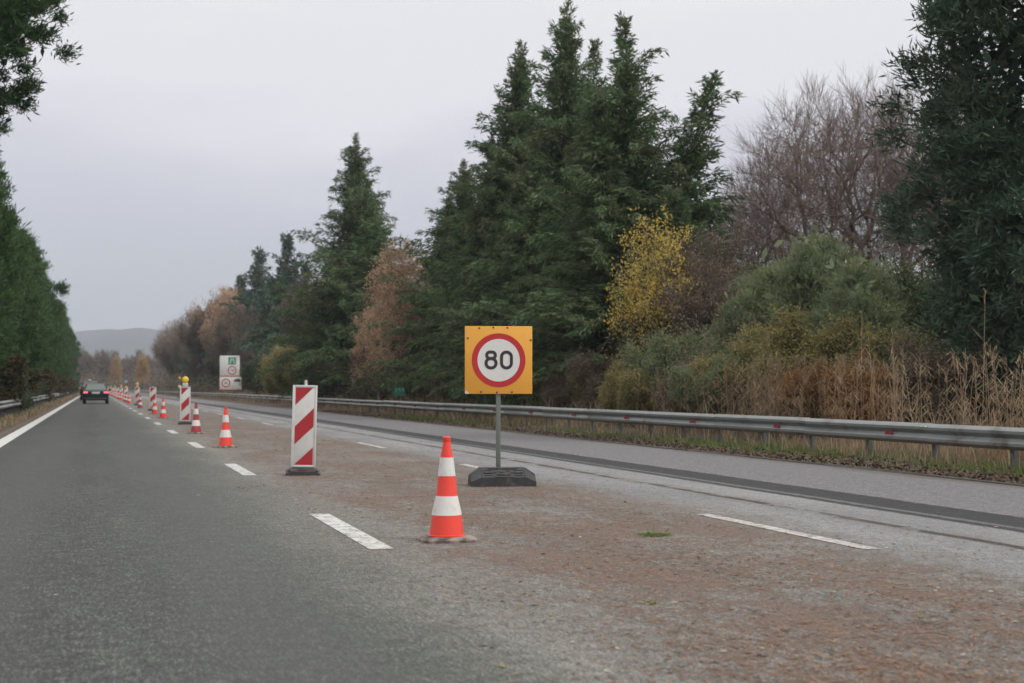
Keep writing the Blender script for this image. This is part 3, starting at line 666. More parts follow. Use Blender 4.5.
# ------------------------------------------------------------------ vegetation generators (each returns meshes)
def lobes(rng, n=5):
    ks = rng.integers(2, 7, n); ph = rng.uniform(0, 6.28, n); kz = rng.uniform(1, 7, n)
    def f(az, u): return sum(np.sin(k * az + p + kk * u * 3) for k, p, kk in zip(ks, ph, kz)) / n
    return f
def gen_conifer(seed, H, Rr, mat, nb=330, per=9, nl=22, lean=0.0, power=1.05, L=.30, W=.05, tops=()):
    """plume-like drooping sprays on rising branches; tops: extra leaders"""
    rng = np.random.default_rng(seed); f = lobes(rng, 4); segs = []; Pl, Dl, Ll, Wl = [], [], [], []
    leaders = [(0., 0., 0., H, Rr, nb)] + [(dx, dy, z0, hh, rr_, int(nb * k)) for dx, dy, z0, hh, rr_, k in tops]
    for (dx, dy, z0, hh, rr_, n) in leaders:
        hl = hh - z0; k = 9
        pts = np.array([(dx * (1 - math.exp(-3 * i / k)) + lean * (i / k) ** 2 + rng.normal() * .05, dy * (1 - math.exp(-3 * i / k)) + rng.normal() * .05, z0 + hl * i / k) for i in range(k + 1)])
        r0 = .012 * hh
        for i in range(k):
            e1 = pts[i + 1] if i < k - 1 else pts[i] * .35 + pts[i + 1] * .65
            segs.append((*pts[i], *e1, r0 * (1 - i / k) + .012, r0 * (1 - (i + 1) / k) + .012))
        u = np.sort(1 - np.sqrt(np.interp(rng.uniform(0, 1, n), [0, 1], [.0012, .97]))); az = np.arange(n) * 2.39996 + rng.normal(size=n) * .3
        prof = (1 - u) ** power * np.minimum(1, .75 + u * 1.6)
        ln = rr_ * prof * (.85 + .7 * f(az, u)) * rng.uniform(.5, 1.35, n) + .05 + (.12 + .5 * rng.random(n) ** 3) * (1.0 - u) ** .5
        base = np.stack([np.interp(u * k, range(k + 1), pts[:, c]) for c in range(3)], 1)
        e = np.radians(8 + 48 * u ** 1.3 + rng.normal(size=n) * 11)
        out = np.stack([np.cos(az) * np.cos(e), np.sin(az) * np.cos(e), np.sin(e)], 1)
        for i in range(n):
            m = max(3, int(per * ln[i] / rr_ + 2)); v = np.linspace(.12, 1, m)
            bend = rng.normal() * .18; side = np.array([-out[i][1], out[i][0], 0])
            def at_(v): return base[i] + out[i] * ln[i] * v[:, None] + side * (bend * ln[i] * v ** 2)[:, None] + np.array([0, 0, 1.]) * ((.55 * v ** 2 - .42 * v ** 4 - .12 * v) * ln[i])[:, None]
            q = at_(v); tip = q[-1]; mid_ = at_(np.array([.5]))[0]
            segs.append((*base[i], *mid_, .014 + .008 * ln[i], .01 + .004 * ln[i])); segs.append((*mid_, *tip, .01 + .004 * ln[i], .005))
            tan_ = unit(np.gradient(q, axis=0))
            wd = (.05 + .11 * (1 - v) * min(1, ln[i])) * (.55 + .45 * min(1, ln[i] / .6))
            c = q[:, None, :] + rng.normal(size=(m, nl, 3)) * wd[:, None, None] * np.array([1.15, 1.15, .55])
            c[..., 2] -= np.abs(rng.normal(size=(m, nl))) * .12
            d = tan_[:, None, :] * .85 + rng.normal(size=(m, nl, 3)) * .42 + np.array([0, 0, -.42])
            Pl.append(c.reshape(-1, 3)); Dl.append(d.reshape(-1, 3)); Ll.append(np.full(m * nl, L * (.62 + .38 * min(1, ln[i] / .8)))); Wl.append(np.full(m * nl, W))
        # shaded inner foliage round the stem
        ni = int(n * 7); ui = 1 - np.sqrt(rng.uniform(.006, .95, ni)); ai = rng.uniform(0, 2 * pi, ni); ri = rr_ * (1 - ui) ** power * rng.uniform(0, .5, ni)
        ci = np.stack([np.interp(ui * k, range(k + 1), pts[:, c]) for c in range(3)], 1) + np.stack([np.cos(ai) * ri, np.sin(ai) * ri, ri * .3], 1)
        Pl.append(ci); Dl.append(np.stack([np.cos(ai), np.sin(ai), rng.normal(size=ni) * .5 - .3], 1)); Ll.append(np.full(ni, .42) * (1 - .5 * ui)); Wl.append(np.full(ni, .17) * (1 - .5 * ui))
    P, D, L_, W_ = map(np.concatenate, (Pl, Dl, Ll, Wl))
    return leaf_mesh('crown', P, D, L_ * rng.uniform(.6, 1.2, len(P)), W_ * rng.uniform(.7, 1.3, len(P)), mat, rng), tube_mesh('trunk', segs, M['bark'], 5)
def gen_pine(seed, H, Rr, z0, mat, nc=520, nl=75, cl=.42, L=.27, W=.035, power=2.2, up=.55, inner=.5, fill=0):
    """rounded crown of needle clumps on limbs"""
    rng = np.random.default_rng(seed); f = lobes(rng, 6)
    u = rng.uniform(0, 1, nc); az = rng.uniform(0, 2 * pi, nc)
    prof = np.sqrt(np.clip(1 - np.abs(2 * u - .85) ** power / 1.15 ** power, 0.02, 1)); rad = Rr * prof * (.88 + .5 * f(az, u)) * (inner + (1 - inner) * rng.uniform(0, 1, nc) ** .5)
    c = np.stack([np.cos(az) * rad, np.sin(az) * rad, z0 + u * (H - z0) * (1 + .05 * f(az, u))], 1)
    segs = []; k = 8; pts = np.array([(rng.normal() * .08 * i / 3, rng.normal() * .08 * i / 3, H * .92 * i / k) for i in range(k + 1)])
    for i in range(k): segs.append((*pts[i], *pts[i + 1], .02 * H * (1 - .85 * i / k), .02 * H * (1 - .85 * (i + 1) / k)))
    for i in rng.choice(nc, min(nc, 90), replace=False):
        zz = max(z0 * .85, c[i, 2] - rad[i] * rng.uniform(.25, .6)); a = np.array([np.interp(zz, pts[:, 2], pts[:, 0]), np.interp(zz, pts[:, 2], pts[:, 1]), zz])
        m_ = (a + c[i]) / 2 + np.array([0, 0, -.08 * rad[i]]); r_ = .010 + .008 * rad[i]
        segs.append((*a, *m_, r_ * 1.5, r_)); segs.append((*m_, *c[i], r_, .012))
    out = unit(np.stack([np.cos(az), np.sin(az), (u - .35) * 1.6], 1))
    P = c[:, None] + rng.normal(size=(nc, nl, 3)) * cl * np.array([.55, .55, .42]); D = out[:, None] * .55 + np.array([0, 0, up]) + rng.normal(size=(nc, nl, 3)) * .5
    P, D = P.reshape(-1, 3), D.reshape(-1, 3); L_, W_ = L * rng.uniform(.6, 1.25, len(P)), W * rng.uniform(.7, 1.3, len(P))
    if fill:                                                    # foliage deep inside the crown
        i = rng.integers(0, nc, fill); q = c[i] * np.stack([rng.uniform(.3, .88, fill)] * 2 + [np.ones(fill)], 1) + rng.normal(size=(fill, 3)) * .22
        P = np.concatenate([P, q]); D = np.concatenate([D, rng.normal(size=(fill, 3))]); L_ = np.concatenate([L_, rng.uniform(.25, .45, fill)]); W_ = np.concatenate([W_, rng.uniform(.12, .2, fill)])
    return leaf_mesh('crown', P, D, L_, W_, mat, rng), tube_mesh('trunk', segs, M['bark_dark'], 6)
def gen_branching(seed, H, r0, spread=.55, levels=5, kids=(5, 5, 4, 4, 3), trunk=.28, mat=None, upw=.25, shrink=.62, stems=1, foot=.15):
    rng = random.Random(seed); segs = []; tips = []
    def grow(p, d, Ln, r, lv):
        n = 4 if lv < 2 else 3; pts = [p]; q = p; dd = d
        for i in range(n):
            dd = (dd + Vector((rng.gauss(0, .075), rng.gauss(0, .075), rng.gauss(0, .05) + upw * .14))).normalized()
            nq = q + dd * Ln / n; ra, rb = r * (1 - .5 * i / n), r * (1 - .5 * (i + 1) / n)
            segs.append((*q, *nq, ra, rb)); q = nq; pts.append(q)
            if lv >= levels - 2: tips.append((q.copy(), dd.copy()))
        if lv >= levels: return
        k = kids[lv] + (rng.random() < .4)
        for j in range(k):
            v = .3 + .7 * (j + rng.random() * .6) / k if lv > 0 else trunk + (1 - trunk) * (j + rng.random()) / k
            v = min(v, .99); i = min(int(v * n), n - 1); b_ = pts[i].lerp(pts[i + 1], v * n - i)
            a = rng.uniform(0, 2 * pi); s = spread * rng.uniform(.7, 1.25)
            ax = dd.orthogonal().normalized(); ax.rotate(Matrix.Rotation(a, 3, dd))
            nd = (dd * cos(s) + ax * sin(s) + Vector((0, 0, upw))).normalized()
            grow(b_, nd, Ln * shrink * rng.uniform(.75, 1.2), r * (.46 if lv else .52), lv + 1)
    for s in range(stems):
        a = 2 * pi * s / stems + rng.random(); o = foot if stems > 1 else 0
        d = Vector((cos(a) * .35 * (stems > 1), sin(a) * .35 * (stems > 1), 1)).normalized()
        grow(Vector((cos(a) * o, sin(a) * o, -.05)), d, H * (.52 if stems == 1 else .5) * rng.uniform(.85, 1.1), r0, 0)
    zmax = max(s[5] for s in segs); k = H / zmax
    segs = [tuple(c * k for c in s[:6]) + (max(s[6], .004), max(s[7], .003)) for s in segs]
    tips = [(t * k, d) for t, d in tips]
    return segs, tips
def gen_fan(seed, H, Rr, zfork, zlow, N, r0, twigs=3, tw=.45, shell=.35):
    """vase shaped tree: branches gather the points of a rounded crown"""
    rng = np.random.default_rng(seed); f = lobes(rng, 5)
    az = rng.uniform(0, 2 * pi, N); el = np.arcsin(rng.uniform(-.25, 1, N)); k = (shell + (1 - shell) * rng.random(N) ** .6) * (.92 + .16 * f(az, el))
    zc_ = zlow + (H - zlow) * .38
    pts = np.stack([np.cos(az) * np.cos(el) * Rr * k, np.sin(az) * np.cos(el) * Rr * k, zc_ + np.sin(el) * np.where(el > 0, H - zc_, (zc_ - zlow) * 3.5) * k], 1)
    segs = []; tips = []; unit_r = .0042
    def rad(n): return min(r0, unit_r * (n + .5) ** .50)
    def link(a, b, ra, rb):
        d = b - a; L_ = np.linalg.norm(d); m = a + d * .5 + rng.normal(size=3) * L_ * .05 - np.array([0, 0, .03 * L_])
        segs.append((*a, *m, ra, (ra + rb) / 2)); segs.append((*m, *b, (ra + rb) / 2, rb))
    def rec(p, P, ra):
        n = len(P)
        if n <= 2:
            for q in P:
                link(p, q, min(ra, .012), .004); d0 = unit(q - p); L_ = np.linalg.norm(q - p)
                for _ in range(twigs):
                    b = p + (q - p) * rng.uniform(.3, 1); d = unit(d0 * .8 + rng.normal(size=3) * .38 + np.array([0, 0, .65])); e = b + d * tw * rng.uniform(.5, 1.2)
                    segs.append((*b, *e, .0055, .003)); tips.append((Vector(e), Vector(d)))
                tips.append((Vector(q), Vector(d0)))
            return
        c = P - P.mean(0); w_ = np.linalg.svd(c, full_matrices=False)[2][0]; o = c @ w_; cut = np.quantile(o, rng.uniform(.35, .65)); m_ = o <= cut
        if m_.all() or not m_.any(): m_ = np.arange(n) < n // 2
        for G in (P[m_], P[~m_]):
            rb = rad(len(G)); q = p + (G.mean(0) - p) * rng.uniform(.26, .42)
            link(p, q, min(ra, rb * 1.25), rb); rec(q, G, rb)
    fork = np.array([0, 0, zfork]); segs.append((0, 0, -.1, 0, 0, zfork * .5, r0 * 1.25, r0 * 1.1)); segs.append((0, 0, zfork * .5, *fork, r0 * 1.1, r0))
    rec(fork, pts, r0); return segs, tips
def leaves_on(tips, n, spread, L, W, mat, seed, keep=1.0, droop=0):
    rng = np.random.default_rng(seed); T_ = np.array([t[:] for t, d in tips]); Dv = np.array([d[:] for t, d in tips])
    sel = rng.random(len(T_)) < keep; T_, Dv = T_[sel], Dv[sel]
    P = (T_[:, None] + rng.normal(size=(len(T_), n, 3)) * spread).reshape(-1, 3)
    D = (Dv[:, None] * .4 + rng.normal(size=(len(T_), n, 3)) * .8 + np.array([0, 0, -droop])).reshape(-1, 3)
    P[:, 2] = np.maximum(P[:, 2], .03)
    return leaf_mesh('crown', P, D, L * rng.uniform(.6, 1.3, len(P)), W * rng.uniform(.7, 1.3, len(P)), mat, rng)
PX = {}
def plant(name, label, cat, meshes, x, y, scale=(1, 1, 1), rz=0, group=None):
    r = thing(name, label, cat, (x + cx(y), y, ground_z(x + cx(y), y) - .05), rz, group, scale)
    for nm, me in meshes: mesh_obj(nm, me, r)
    return r
def s_of(px, t):            # distance along the road where something t metres to the right shows
    return t / math.tan(R(15.38) + math.atan((px - 512) / 1520))
def z_of(py, px, t):
    s = s_of(px, t); zc = s * cos(R(15.38)) + t * sin(R(15.38)); return 1.1 + (388 - py) * zc / 1520

# conifers of the right belt: base meshes
con = []
for sd, tops, ln in ((11, [(-1.3, .3, 3, 11.0, 2.0, .3)], .3), (12, [(1.1, -.4, 4, 12.6, 1.9, .3)], -.3), (13, [(1.4, .5, 3, 12.4, 1.8, .28), (-1.5, -.2, 3, 9.6, 1.8, .22)], .4)):
    cr, tr = gen_conifer(sd, 15, 4.5, M['conifer'], 620, 14, 17, ln, tops=tops, W=.055); con.append([('crown', cr), ('trunk', tr)])
cr, tr = gen_conifer(14, 12, 2.1, M['conifer'], 260, 7, 20, 1.5, .8, L=.28); slim = [('crown', cr), ('trunk', tr)]
cr, tr = gen_conifer(15, 13, 4.2, M['conifer_far'], 380, 10, 14, .2, L=.4, W=.09, tops=[(.9, .2, 4, 11, 1.1, .25)]); farcon = [('crown', cr), ('trunk', tr)]
GC = 'dense conifers behind the right guardrail'
for (px, ty, t, wf, k, rz, lab) in [
    (516, 22, 17.0, 1.02, 0, .4, 'tall dark conifer with a single spire, left of the highest conifer above the 80 sign'),
    (562, -14, 17.5, .95, 1, 2.0, 'highest dark conifer of the group, its tip leaving the top of the frame'),
    (594, 28, 19.5, .9, 2, 1.0, 'dark conifer seen between the highest one and the twin topped one'),
    (633, 6, 17.6, 1.0, 2, 3.3, 'tall dark conifer with ragged top behind the golden tree'),
    (462, 150, 16.6, .85, 1, 4.0, 'lower dark green conifer at the left edge of the tall group'),
    (446, 215, 18.5, .75, 0, 5.0, 'short dark conifer left of the 80 sign beside the tan leaved tree'),
    (355, 125, 15.2, 1.12, 1, 1.2, 'lone tall pointed conifer standing left of the tan leaved tree'),
    (540, 170, 16.2, .9, 0, 5.5, 'broad low conifer filling the middle of the tall group'),
    (612, 190, 16.2, .95, 1, .9, 'broad low conifer just left of the golden tree'),
    (680, 185, 18.6, .95, 2, 2.7, 'low dark conifer right behind the golden tree')]:
    s = s_of(px, t); h = z_of(ty, px, t) - ground_z(t, s) + .1
    plant('conifer_tree', lab, 'conifer tree', con[k], t, s, (wf, wf, h / 15), rz, GC)
for (px, ty, t, rz, wf, lab) in [(662, 60, 18, -.25, 1.25, 'slim conifer whose top leans right over the golden tree'), (394, 176, 15.6, 2.5, 1.5, 'slim small conifer between the lone pointed conifer and the tan leaved tree'), (716, 178, 19, 3.0, 1.05, 'small slim conifer at the right end of the tall group')]:
    s = s_of(px, t); h = z_of(ty, px, t) - ground_z(t, s) + .1
    plant('conifer_tree', lab, 'conifer tree', slim, t, s, (wf, wf, h / 12), rz, GC)
for (px, ty, t, wf, rz, lab) in [(284, 222, 18.2, 1.15, 0, 'grey green conifer with the sharpest tip, right of the white sign'), (260, 238, 19.4, 1.4, 2, 'grey green conifer just behind and above the white motorway sign'),
                                 (304, 250, 17.6, .85, 1.3, 'small grey green conifer before the lone pointed conifer'), (243, 266, 19.5, 1.4, 3.1, 'bushy grey green conifer over the left edge of the white motorway sign'), (196, 304, 14.6, .55, .8, 'thin far conifer rising from the purple bare trees')]:
    s = s_of(px, t); h = z_of(ty, px, t) - ground_z(t, s)
    plant('conifer_tree', lab, 'conifer tree', farcon, t, s, (wf, wf, h / 13), rz, 'far grey green conifers')

# bare trees
def bare(seed, H, r0, mat, **k):
    sg_, tips = gen_branching(seed, H, r0, **k); return [('trunk', tube_mesh('trunk', sg_, mat, 3))], tips
def fan(seed, mat, *a, **k):
    sg_, tp = gen_fan(seed, *a, **k); return [('trunk', tube_mesh('trunk', sg_, mat, 3))], tp
bareA, tipsA = fan(21, M['twig'], 12, 4.5, 3.2, 3.6, 2300, .19, twigs=4, tw=.65)
bareB, tipsB = fan(22, M['twig_pale'], 12, 3.9, 3.0, 3.5, 1900, .16, twigs=4, tw=.65)
bareC, tipsC = bare(23, 8, .10, M['twig_purple'], spread=.5, levels=5, kids=(6, 5, 5, 4, 3), trunk=.2, upw=.25, shrink=.64, stems=2)
for (px, ty, t, me, rz, wf, lab) in [
    (840, 66, 24, bareA, 0, 1.0, 'biggest bare leafless tree with fanned twigs left of the dark pine at the right edge'),
    (890, 72, 25.5, bareB, 2, 1.0, 'pale bare tree half behind the dark pine at the right edge'),
    (786, 128, 26, bareB, 4, .9, 'bare tree left of the biggest leafless tree'),
    (748, 178, 25, bareA, 1, .8, 'small bare tree next to the right end of the conifer group'),
    (925, 150, 27, bareA, 5, .9, 'bare tree mostly hidden behind the dark pine at the right edge')]:
    s = s_of(px, t); h = z_of(ty, px, t) - ground_z(t, s)
    plant('bare_tree', lab, 'bare tree', me, t, s, (wf * h / 12, wf * h / 12, h / 12), rz, 'bare trees on the right')
crL = leaves_on(tipsC, 3, .10, .10, .06, M['brown_leaf'], 3, .5)
bareCL = bareC + [('crown', crL)]
for (px, ty, t, rz, wf, lab) in [(700, 215, 17.3, 0, .9, 'purple brown twiggy tree right of the golden tree'), (735, 250, 17.5, 2, .9, 'purple brown twiggy tree before the small bare tree'), (665, 250, 17.0, 4, .8, 'dark twiggy tree tangled behind the golden tree'),
                                 (340, 250, 14.6, 1, .8, 'brown twiggy tree before the lone pointed conifer'), (322, 280, 15, 3, .9, 'brown twiggy tree left of the lone pointed conifer'), (412, 300, 15.2, 5, .8, 'brown twiggy shrub tree below the tan leaved tree')]:
    s = s_of(px, t); h = z_of(ty, px, t) - ground_z(t, s)
    plant('twiggy_tree', lab, 'bare tree', bareCL, t, s, (wf * h / 8, wf * h / 8, h / 8), rz, 'purple brown twiggy trees')
# purple far trees between x 165 and 240
k = 0
for (px, ty, t) in [(232, 300, 15.5), (222, 292, 16.5), (212, 310, 15.5), (204, 318, 15.2), (196, 326, 15.6), (188, 322, 16), (182, 330, 15), (176, 335, 14.6), (215, 340, 14.2), (200, 345, 14.2), (247, 330, 17)]:
    s = s_of(px, t); h = z_of(ty, px, t)
    plant('twiggy_tree', 'purple brown bare tree in the run behind the white motorway sign', 'bare tree', bareCL, t, s, (h / 8 * .85, h / 8 * .85, h / 8), k * 1.3, 'far purple bare trees'); k += 1
redC = bareC + [('crown', leaves_on(tipsC, 4, .12, .12, .08, M['tan_leaf'], 4, .8))]
plant('deciduous_tree', 'reddish brown leaved tree rising left of the grey green conifers', 'autumn tree', redC, 17, s_of(226, 17), (1.6, 1.6, z_of(284, 226, 17) / 8), 1)
tan, tT = fan(31, M['twig'], 11, 3.0, 1.4, 1.0, 700, .12, twigs=2, tw=.45, shell=.15)
tanL = tan + [('crown', leaves_on(tT, 8, .16, .15, .085, M['tan_leaf'], 5, .95))]
plant('deciduous_tree', 'tan leaved autumn tree between the lone pointed conifer and the tall group', 'autumn tree', tanL, 14.3, s_of(404, 14.3), (.72, .72, z_of(232, 404, 14.3) / 11), 0)
plant('deciduous_tree', 'lower tan leaved autumn tree leaning before the lone pointed conifer', 'autumn tree', tanL, 14.0, s_of(378, 14.0), (.5, .5, z_of(300, 376, 14.9) / 11), 2)
pale = bareB + [('crown', leaves_on(tipsB, 1, .15, .16, .1, M['dry'], 6, .35))]
for (px, ty, t, lab) in [(178, 318, 15, 'pale leafless far tree left of the thin conifer'), (170, 326, 15, 'pale leafless tree farthest left of the right hand belt')]:
    s = s_of(px, t); h = z_of(ty, px, t); plant('bare_tree', lab, 'bare tree', pale, t, s, (h / 12, h / 12, h / 12), px * .3, 'far pale trees')
# golden trees
g_s, g_t = gen_fan(48, 6.3, 1.75, 1.3, .7, 420, .07, twigs=3, tw=.35, shell=.1)
golden = [('trunk', tube_mesh('trunk', g_s, M['bark_dark'], 4)), ('crown', leaves_on(g_t, 9, .12, .085, .058, M['gold'], 7, .55))]
s = s_of(655, 15.6); plant('golden_tree', 'golden yellow leaved small tree in front of the tall conifers, right of the 80 sign', 'autumn tree', golden, 15.6, s, (.84, .84, z_of(206, 645, 15.6) / 6.3), 2.2)
s = s_of(497, 15.2); plant('golden_shrub', 'thin yellow green shrub against the conifers just left of the 80 sign', 'shrub', golden, 15.2, s, (.3, .3, z_of(290, 490, 15.2) / 6.3), 1.3)
goldF = [('trunk', golden[0][1]), ('crown', leaves_on(g_t, 5, .12, .16, .11, M['gold_far'], 8, .9))]
for (px, ty, t, w_, lab) in [(142, 354, 13.2, 1.0, 'far orange gold tree at the left end of the right hand belt'), (151, 352, 13.8, 1.1, 'far orange gold tree beside the far purple trees')]:
    s = s_of(px, t); plant('golden_tree', lab, 'autumn tree', goldF, t, s, (w_, w_, z_of(ty, px, t) / 6.3), px, 'far golden trees')

# shrubs of the right verge
def shrub(seed, H, mat, n=6, L=.10, W=.07, stems=6, spread=.6, keep=1, kids=(6, 5, 4, 3), sp=.12, foot=.5, bark='twig'):
    sg_, tp = gen_branching(seed, H, .03, spread=spread, levels=4, kids=kids, trunk=.1, upw=.18, shrink=.62, stems=stems, foot=foot)
    return [('stem', tube_mesh('stem', sg_, M[bark], 3)), ('crown', leaves_on(tp, n, sp, L, W, mat, seed, keep))]
sh_pine = []
for sd, H_ in ((51, 4.0), (52, 4.0)):
    cr, tr = gen_pine(sd, H_, 1.7, .3, M['soft_pine'], 200, 130, .26, .18, .026, inner=.3, up=.3, fill=900); sh_pine.append([('crown', cr), ('trunk', tr)])
sh_ol = shrub(53, 3.0, M['olive'], 10, .07, .05); sh_ru = shrub(54, 2.4, M['rust'], 9, .065, .048); sh_br = shrub(55, 3.0, M['brown_leaf'], 8, .06, .035)
sh_dg = shrub(56, 3.2, M['dark_green'], 13, .075, .045); sh_rd = shrub(57, 3.4, M['red_leaf'], 8, .16, .11)
sh_gn = shrub(58, 3.0, M['soft_pine'], 11, .075, .04)
P_ = [('green_shrub', sh_gn, 725, 352, 14.5, .9, 'green shrub close behind the guardrail, right of the golden tree'),
      ('brown_shrub', sh_br, 690, 350, 14.3, .8, 'brown shrub close behind the rail below the purple twiggy tree'),
      ('olive_shrub', sh_ol, 652, 362, 14.3, .8, 'olive shrub close behind the rail under the golden tree'),
      ('olive_shrub', sh_ol, 628, 372, 14.2, .7, 'small olive shrub at the rail left of the golden tree foot'),
      ('brown_shrub', sh_br, 575, 366, 14.4, .8, 'brown shrub at the rail right of the 80 sign pole'),
      ('soft_pine_bush', sh_pine[0], 818, 245, 18.5, 1.0, 'soft grey green pine bush before the biggest leafless tree'),
      ('soft_pine_bush', sh_pine[1], 862, 272, 18.2, .95, 'soft green pine bush between leafless tree and right edge pine'),
      ('soft_pine_bush', sh_pine[0], 775, 272, 18.0, .9, 'soft green pine bush left of the biggest leafless tree'),
      ('soft_pine_bush', sh_pine[1], 742, 300, 16.8, .7, 'grey green bush above the brambles right of the golden tree'),
      ('green_shrub', sh_gn, 705, 330, 15.6, 1.0, 'mid green shrub low at the right foot of the golden tree'),
      ('green_shrub', sh_gn, 668, 340, 15.0, .8, 'yellowish green shrub under the golden tree'),
      ('bramble', sh_ol, 845, 306, 16.0, 1.15, 'olive yellow bramble mound before the soft pine bushes'),
      ('bramble', sh_ol, 790, 322, 15.6, 1.1, 'olive bramble mound left of the orange bramble'),
      ('bramble', sh_ol, 890, 312, 16.4, 1.0, 'olive bramble at the left foot of the right edge pine'),
      ('bramble', sh_ol, 750, 340, 15.2, 1.0, 'olive bramble right of the green shrub'),
      ('orange_bramble', sh_ru, 862, 350, 14.6, .75, 'orange leaved bramble bright behind the guardrail on the right'),
      ('orange_bramble', sh_ru, 815, 355, 14.5, .7, 'orange leaved bramble left of the brightest one'),
      ('brown_shrub', sh_br, 770, 350, 14.9, .9, 'brown twiggy shrub behind the guardrail, right of centre'),
      ('brown_shrub', sh_br, 612, 340, 15.0, .9, 'brown twiggy shrub at the left foot of the golden tree'),
      ('brown_shrub', sh_br, 930, 325, 16.0, 1.0, 'brown shrub under the right edge pine'),
      ('olive_shrub', sh_ol, 590, 355, 14.9, .8, 'olive shrub behind the guardrail just right of the 80 sign'),
      ('dark_shrub', sh_dg, 555, 345, 15.5, 1.0, 'dark green shrub right behind the 80 sign pole'),
      ('dark_shrub', sh_dg, 505, 350, 15.5, 1.0, 'dark green shrub beneath the 80 sign'),
      ('brown_shrub', sh_br, 455, 350, 15.0, 1.0, 'brown shrub behind the rail between green sign and 80 sign'),
      ('brown_shrub', sh_br, 425, 340, 15.2, 1.0, 'brown shrub right above the small green sign'),
      ('brown_shrub', sh_br, 388, 335, 14.8, 1.0, 'brown shrub left above the small green sign'),
      ('olive_shrub', sh_ol, 310, 335, 14.6, 1.1, 'olive yellow shrub behind the nearest striped board'),
      ('olive_shrub', sh_ol, 290, 345, 14.3, 1.1, 'olive yellow shrub left of the nearest striped board'),
      ('brown_shrub', sh_br, 345, 345, 14.4, 1.1, 'brown shrub right of the nearest striped board'),
      ('dark_shrub', sh_dg, 268, 350, 15.0, 1.0, 'dark green shrub right of the white motorway sign')]
P_ += [('dark_shrub', sh_dg, 985, 235, 21.5, 1.0, 'tall dark green bush deep behind the right edge pine'),
       ('dark_shrub', sh_dg, 935, 262, 22, 1.0, 'dark green bush between bare trees and the right edge pine')]
for nm, me, px, ty, t, wf, lab in P_:
    s = s_of(px, t); g = ground_z(t, s); h = z_of(ty, px, t) - g; H0 = {'soft_pine_bush': 4.0, 'orange_bramble': 2.4}.get(nm, 3.2 if 'dark' in nm else 3.0)
    k = max(.6, h / H0); plant(nm, lab, 'shrub', me, t, s, (wf * k ** .6, wf * k ** .6, k), px * .7, 'shrubs of the right thicket')
# big pine at the right edge
cr, tr = gen_pine(61, 13.5, 3.05, .6, M['blue_pine'], 620, 170, .34, .24, .04, 3.2, .25, .6, fill=9000)
plant('pine_tree', 'big dark blue green pine filling the right edge of the picture', 'pine tree', [('crown', cr), ('trunk', tr)], 18.6, s_of(1060, 18.6), (1, 1, 1), .6)
# young oak like branch in front of it
cr2 = leaves_on(tipsC, 3, .08, .09, .07, M['dark_green'], 9, .6)
plant('small_oak_tree', 'thin dark leaved tree whose branches stick out left of the right edge pine', 'tree', bareC + [('crown', cr2)], 20.5, s_of(990, 20.5), (.30, .30, 1.2), 2)

# left row of pines
lp = []
for sd in (71, 72, 73):
    cr, tr = gen_pine(sd, 13.5, 3.8, 1.4, M['pine'], 270, 150, .40, .36, .06, 2.6, .55, .86, fill=5000); lp.append([('crown', cr), ('trunk', tr)])
ry = 58; i = 0
LP_LAB = 'rounded green pine in the dense row left of the road'
while ry < 345:
    plant('pine_tree', LP_LAB, 'pine tree', lp[i % 3], -7.4 + .75 * math.sin(i * 2.7), ry, (.98 + .14 * math.sin(i * 1.3), .95, 1.0 + .10 * math.sin(i * 2.1)), i * 1.9, 'row of pines on the left'); ry += 8.5; i += 1
i = 0; ry = 84
while ry < 330:
    plant('pine_tree', 'pine standing in the second row behind the dense left row', 'pine tree', lp[(i + 1) % 3], -14, ry, (1, 1, 1), i * 1.3, 'second row of pines on the left'); ry += 16; i += 1
cr, tr = gen_pine(74, 16, 4.5, 9.2, M['pine_dark'], 520, 170, .28, .24, .045, 2.3, .5, .62, fill=8000); lpn = [('crown', cr), ('trunk', tr)]
plant('pine_tree', 'nearest overhanging pine with dark needle tufts at the top left corner', 'pine tree', [('crown', cr), ('trunk', tr)], -5.55, 45, (1, 1, 1), 0)
plant('pine_tree', 'dark pine at the left edge between the overhanging pine and the dense row', 'pine tree', lpn, -7.3, 54, (.9, .9, .80), 2.5)
i = 0
for s in np.arange(70, 330, 7.5):
    me = sh_rd if i % 3 != 1 else sh_dg
    if i % 3 != 1: plant('red_shrub', 'dark reddish shrub under the left pines behind the guardrail', 'shrub', me, -4.9 - (i % 2) * .5, s, (.9, 1.2, .85), i, 'red shrubs under the left pines')
    else: plant('dark_shrub', 'dark green shrub under the left pines behind the guardrail', 'shrub', me, -5.0, s, (1.1, 1.2, 1.0), i, 'dark shrubs under the left pines')
    i += 1
# far belt closing the view
i = 0; rr = random.Random(8)
for row in range(3):
    for x in np.arange(-75, 40, 5.2):
        h = rr.uniform(11, 15) * (1.0 if x < -5 else .95)
        y = 480 + row * 22 + rr.uniform(-6, 6)
        o = thing('twiggy_tree', 'far purple brown tree in the wood closing off the road', 'bare tree', (x + rr.uniform(-2, 2), y, -.5), i, 'far wood across the road', (1.5, 1.5, h / 8))
        for nm, me in bareCL: mesh_obj(nm, me, o)
        i += 1

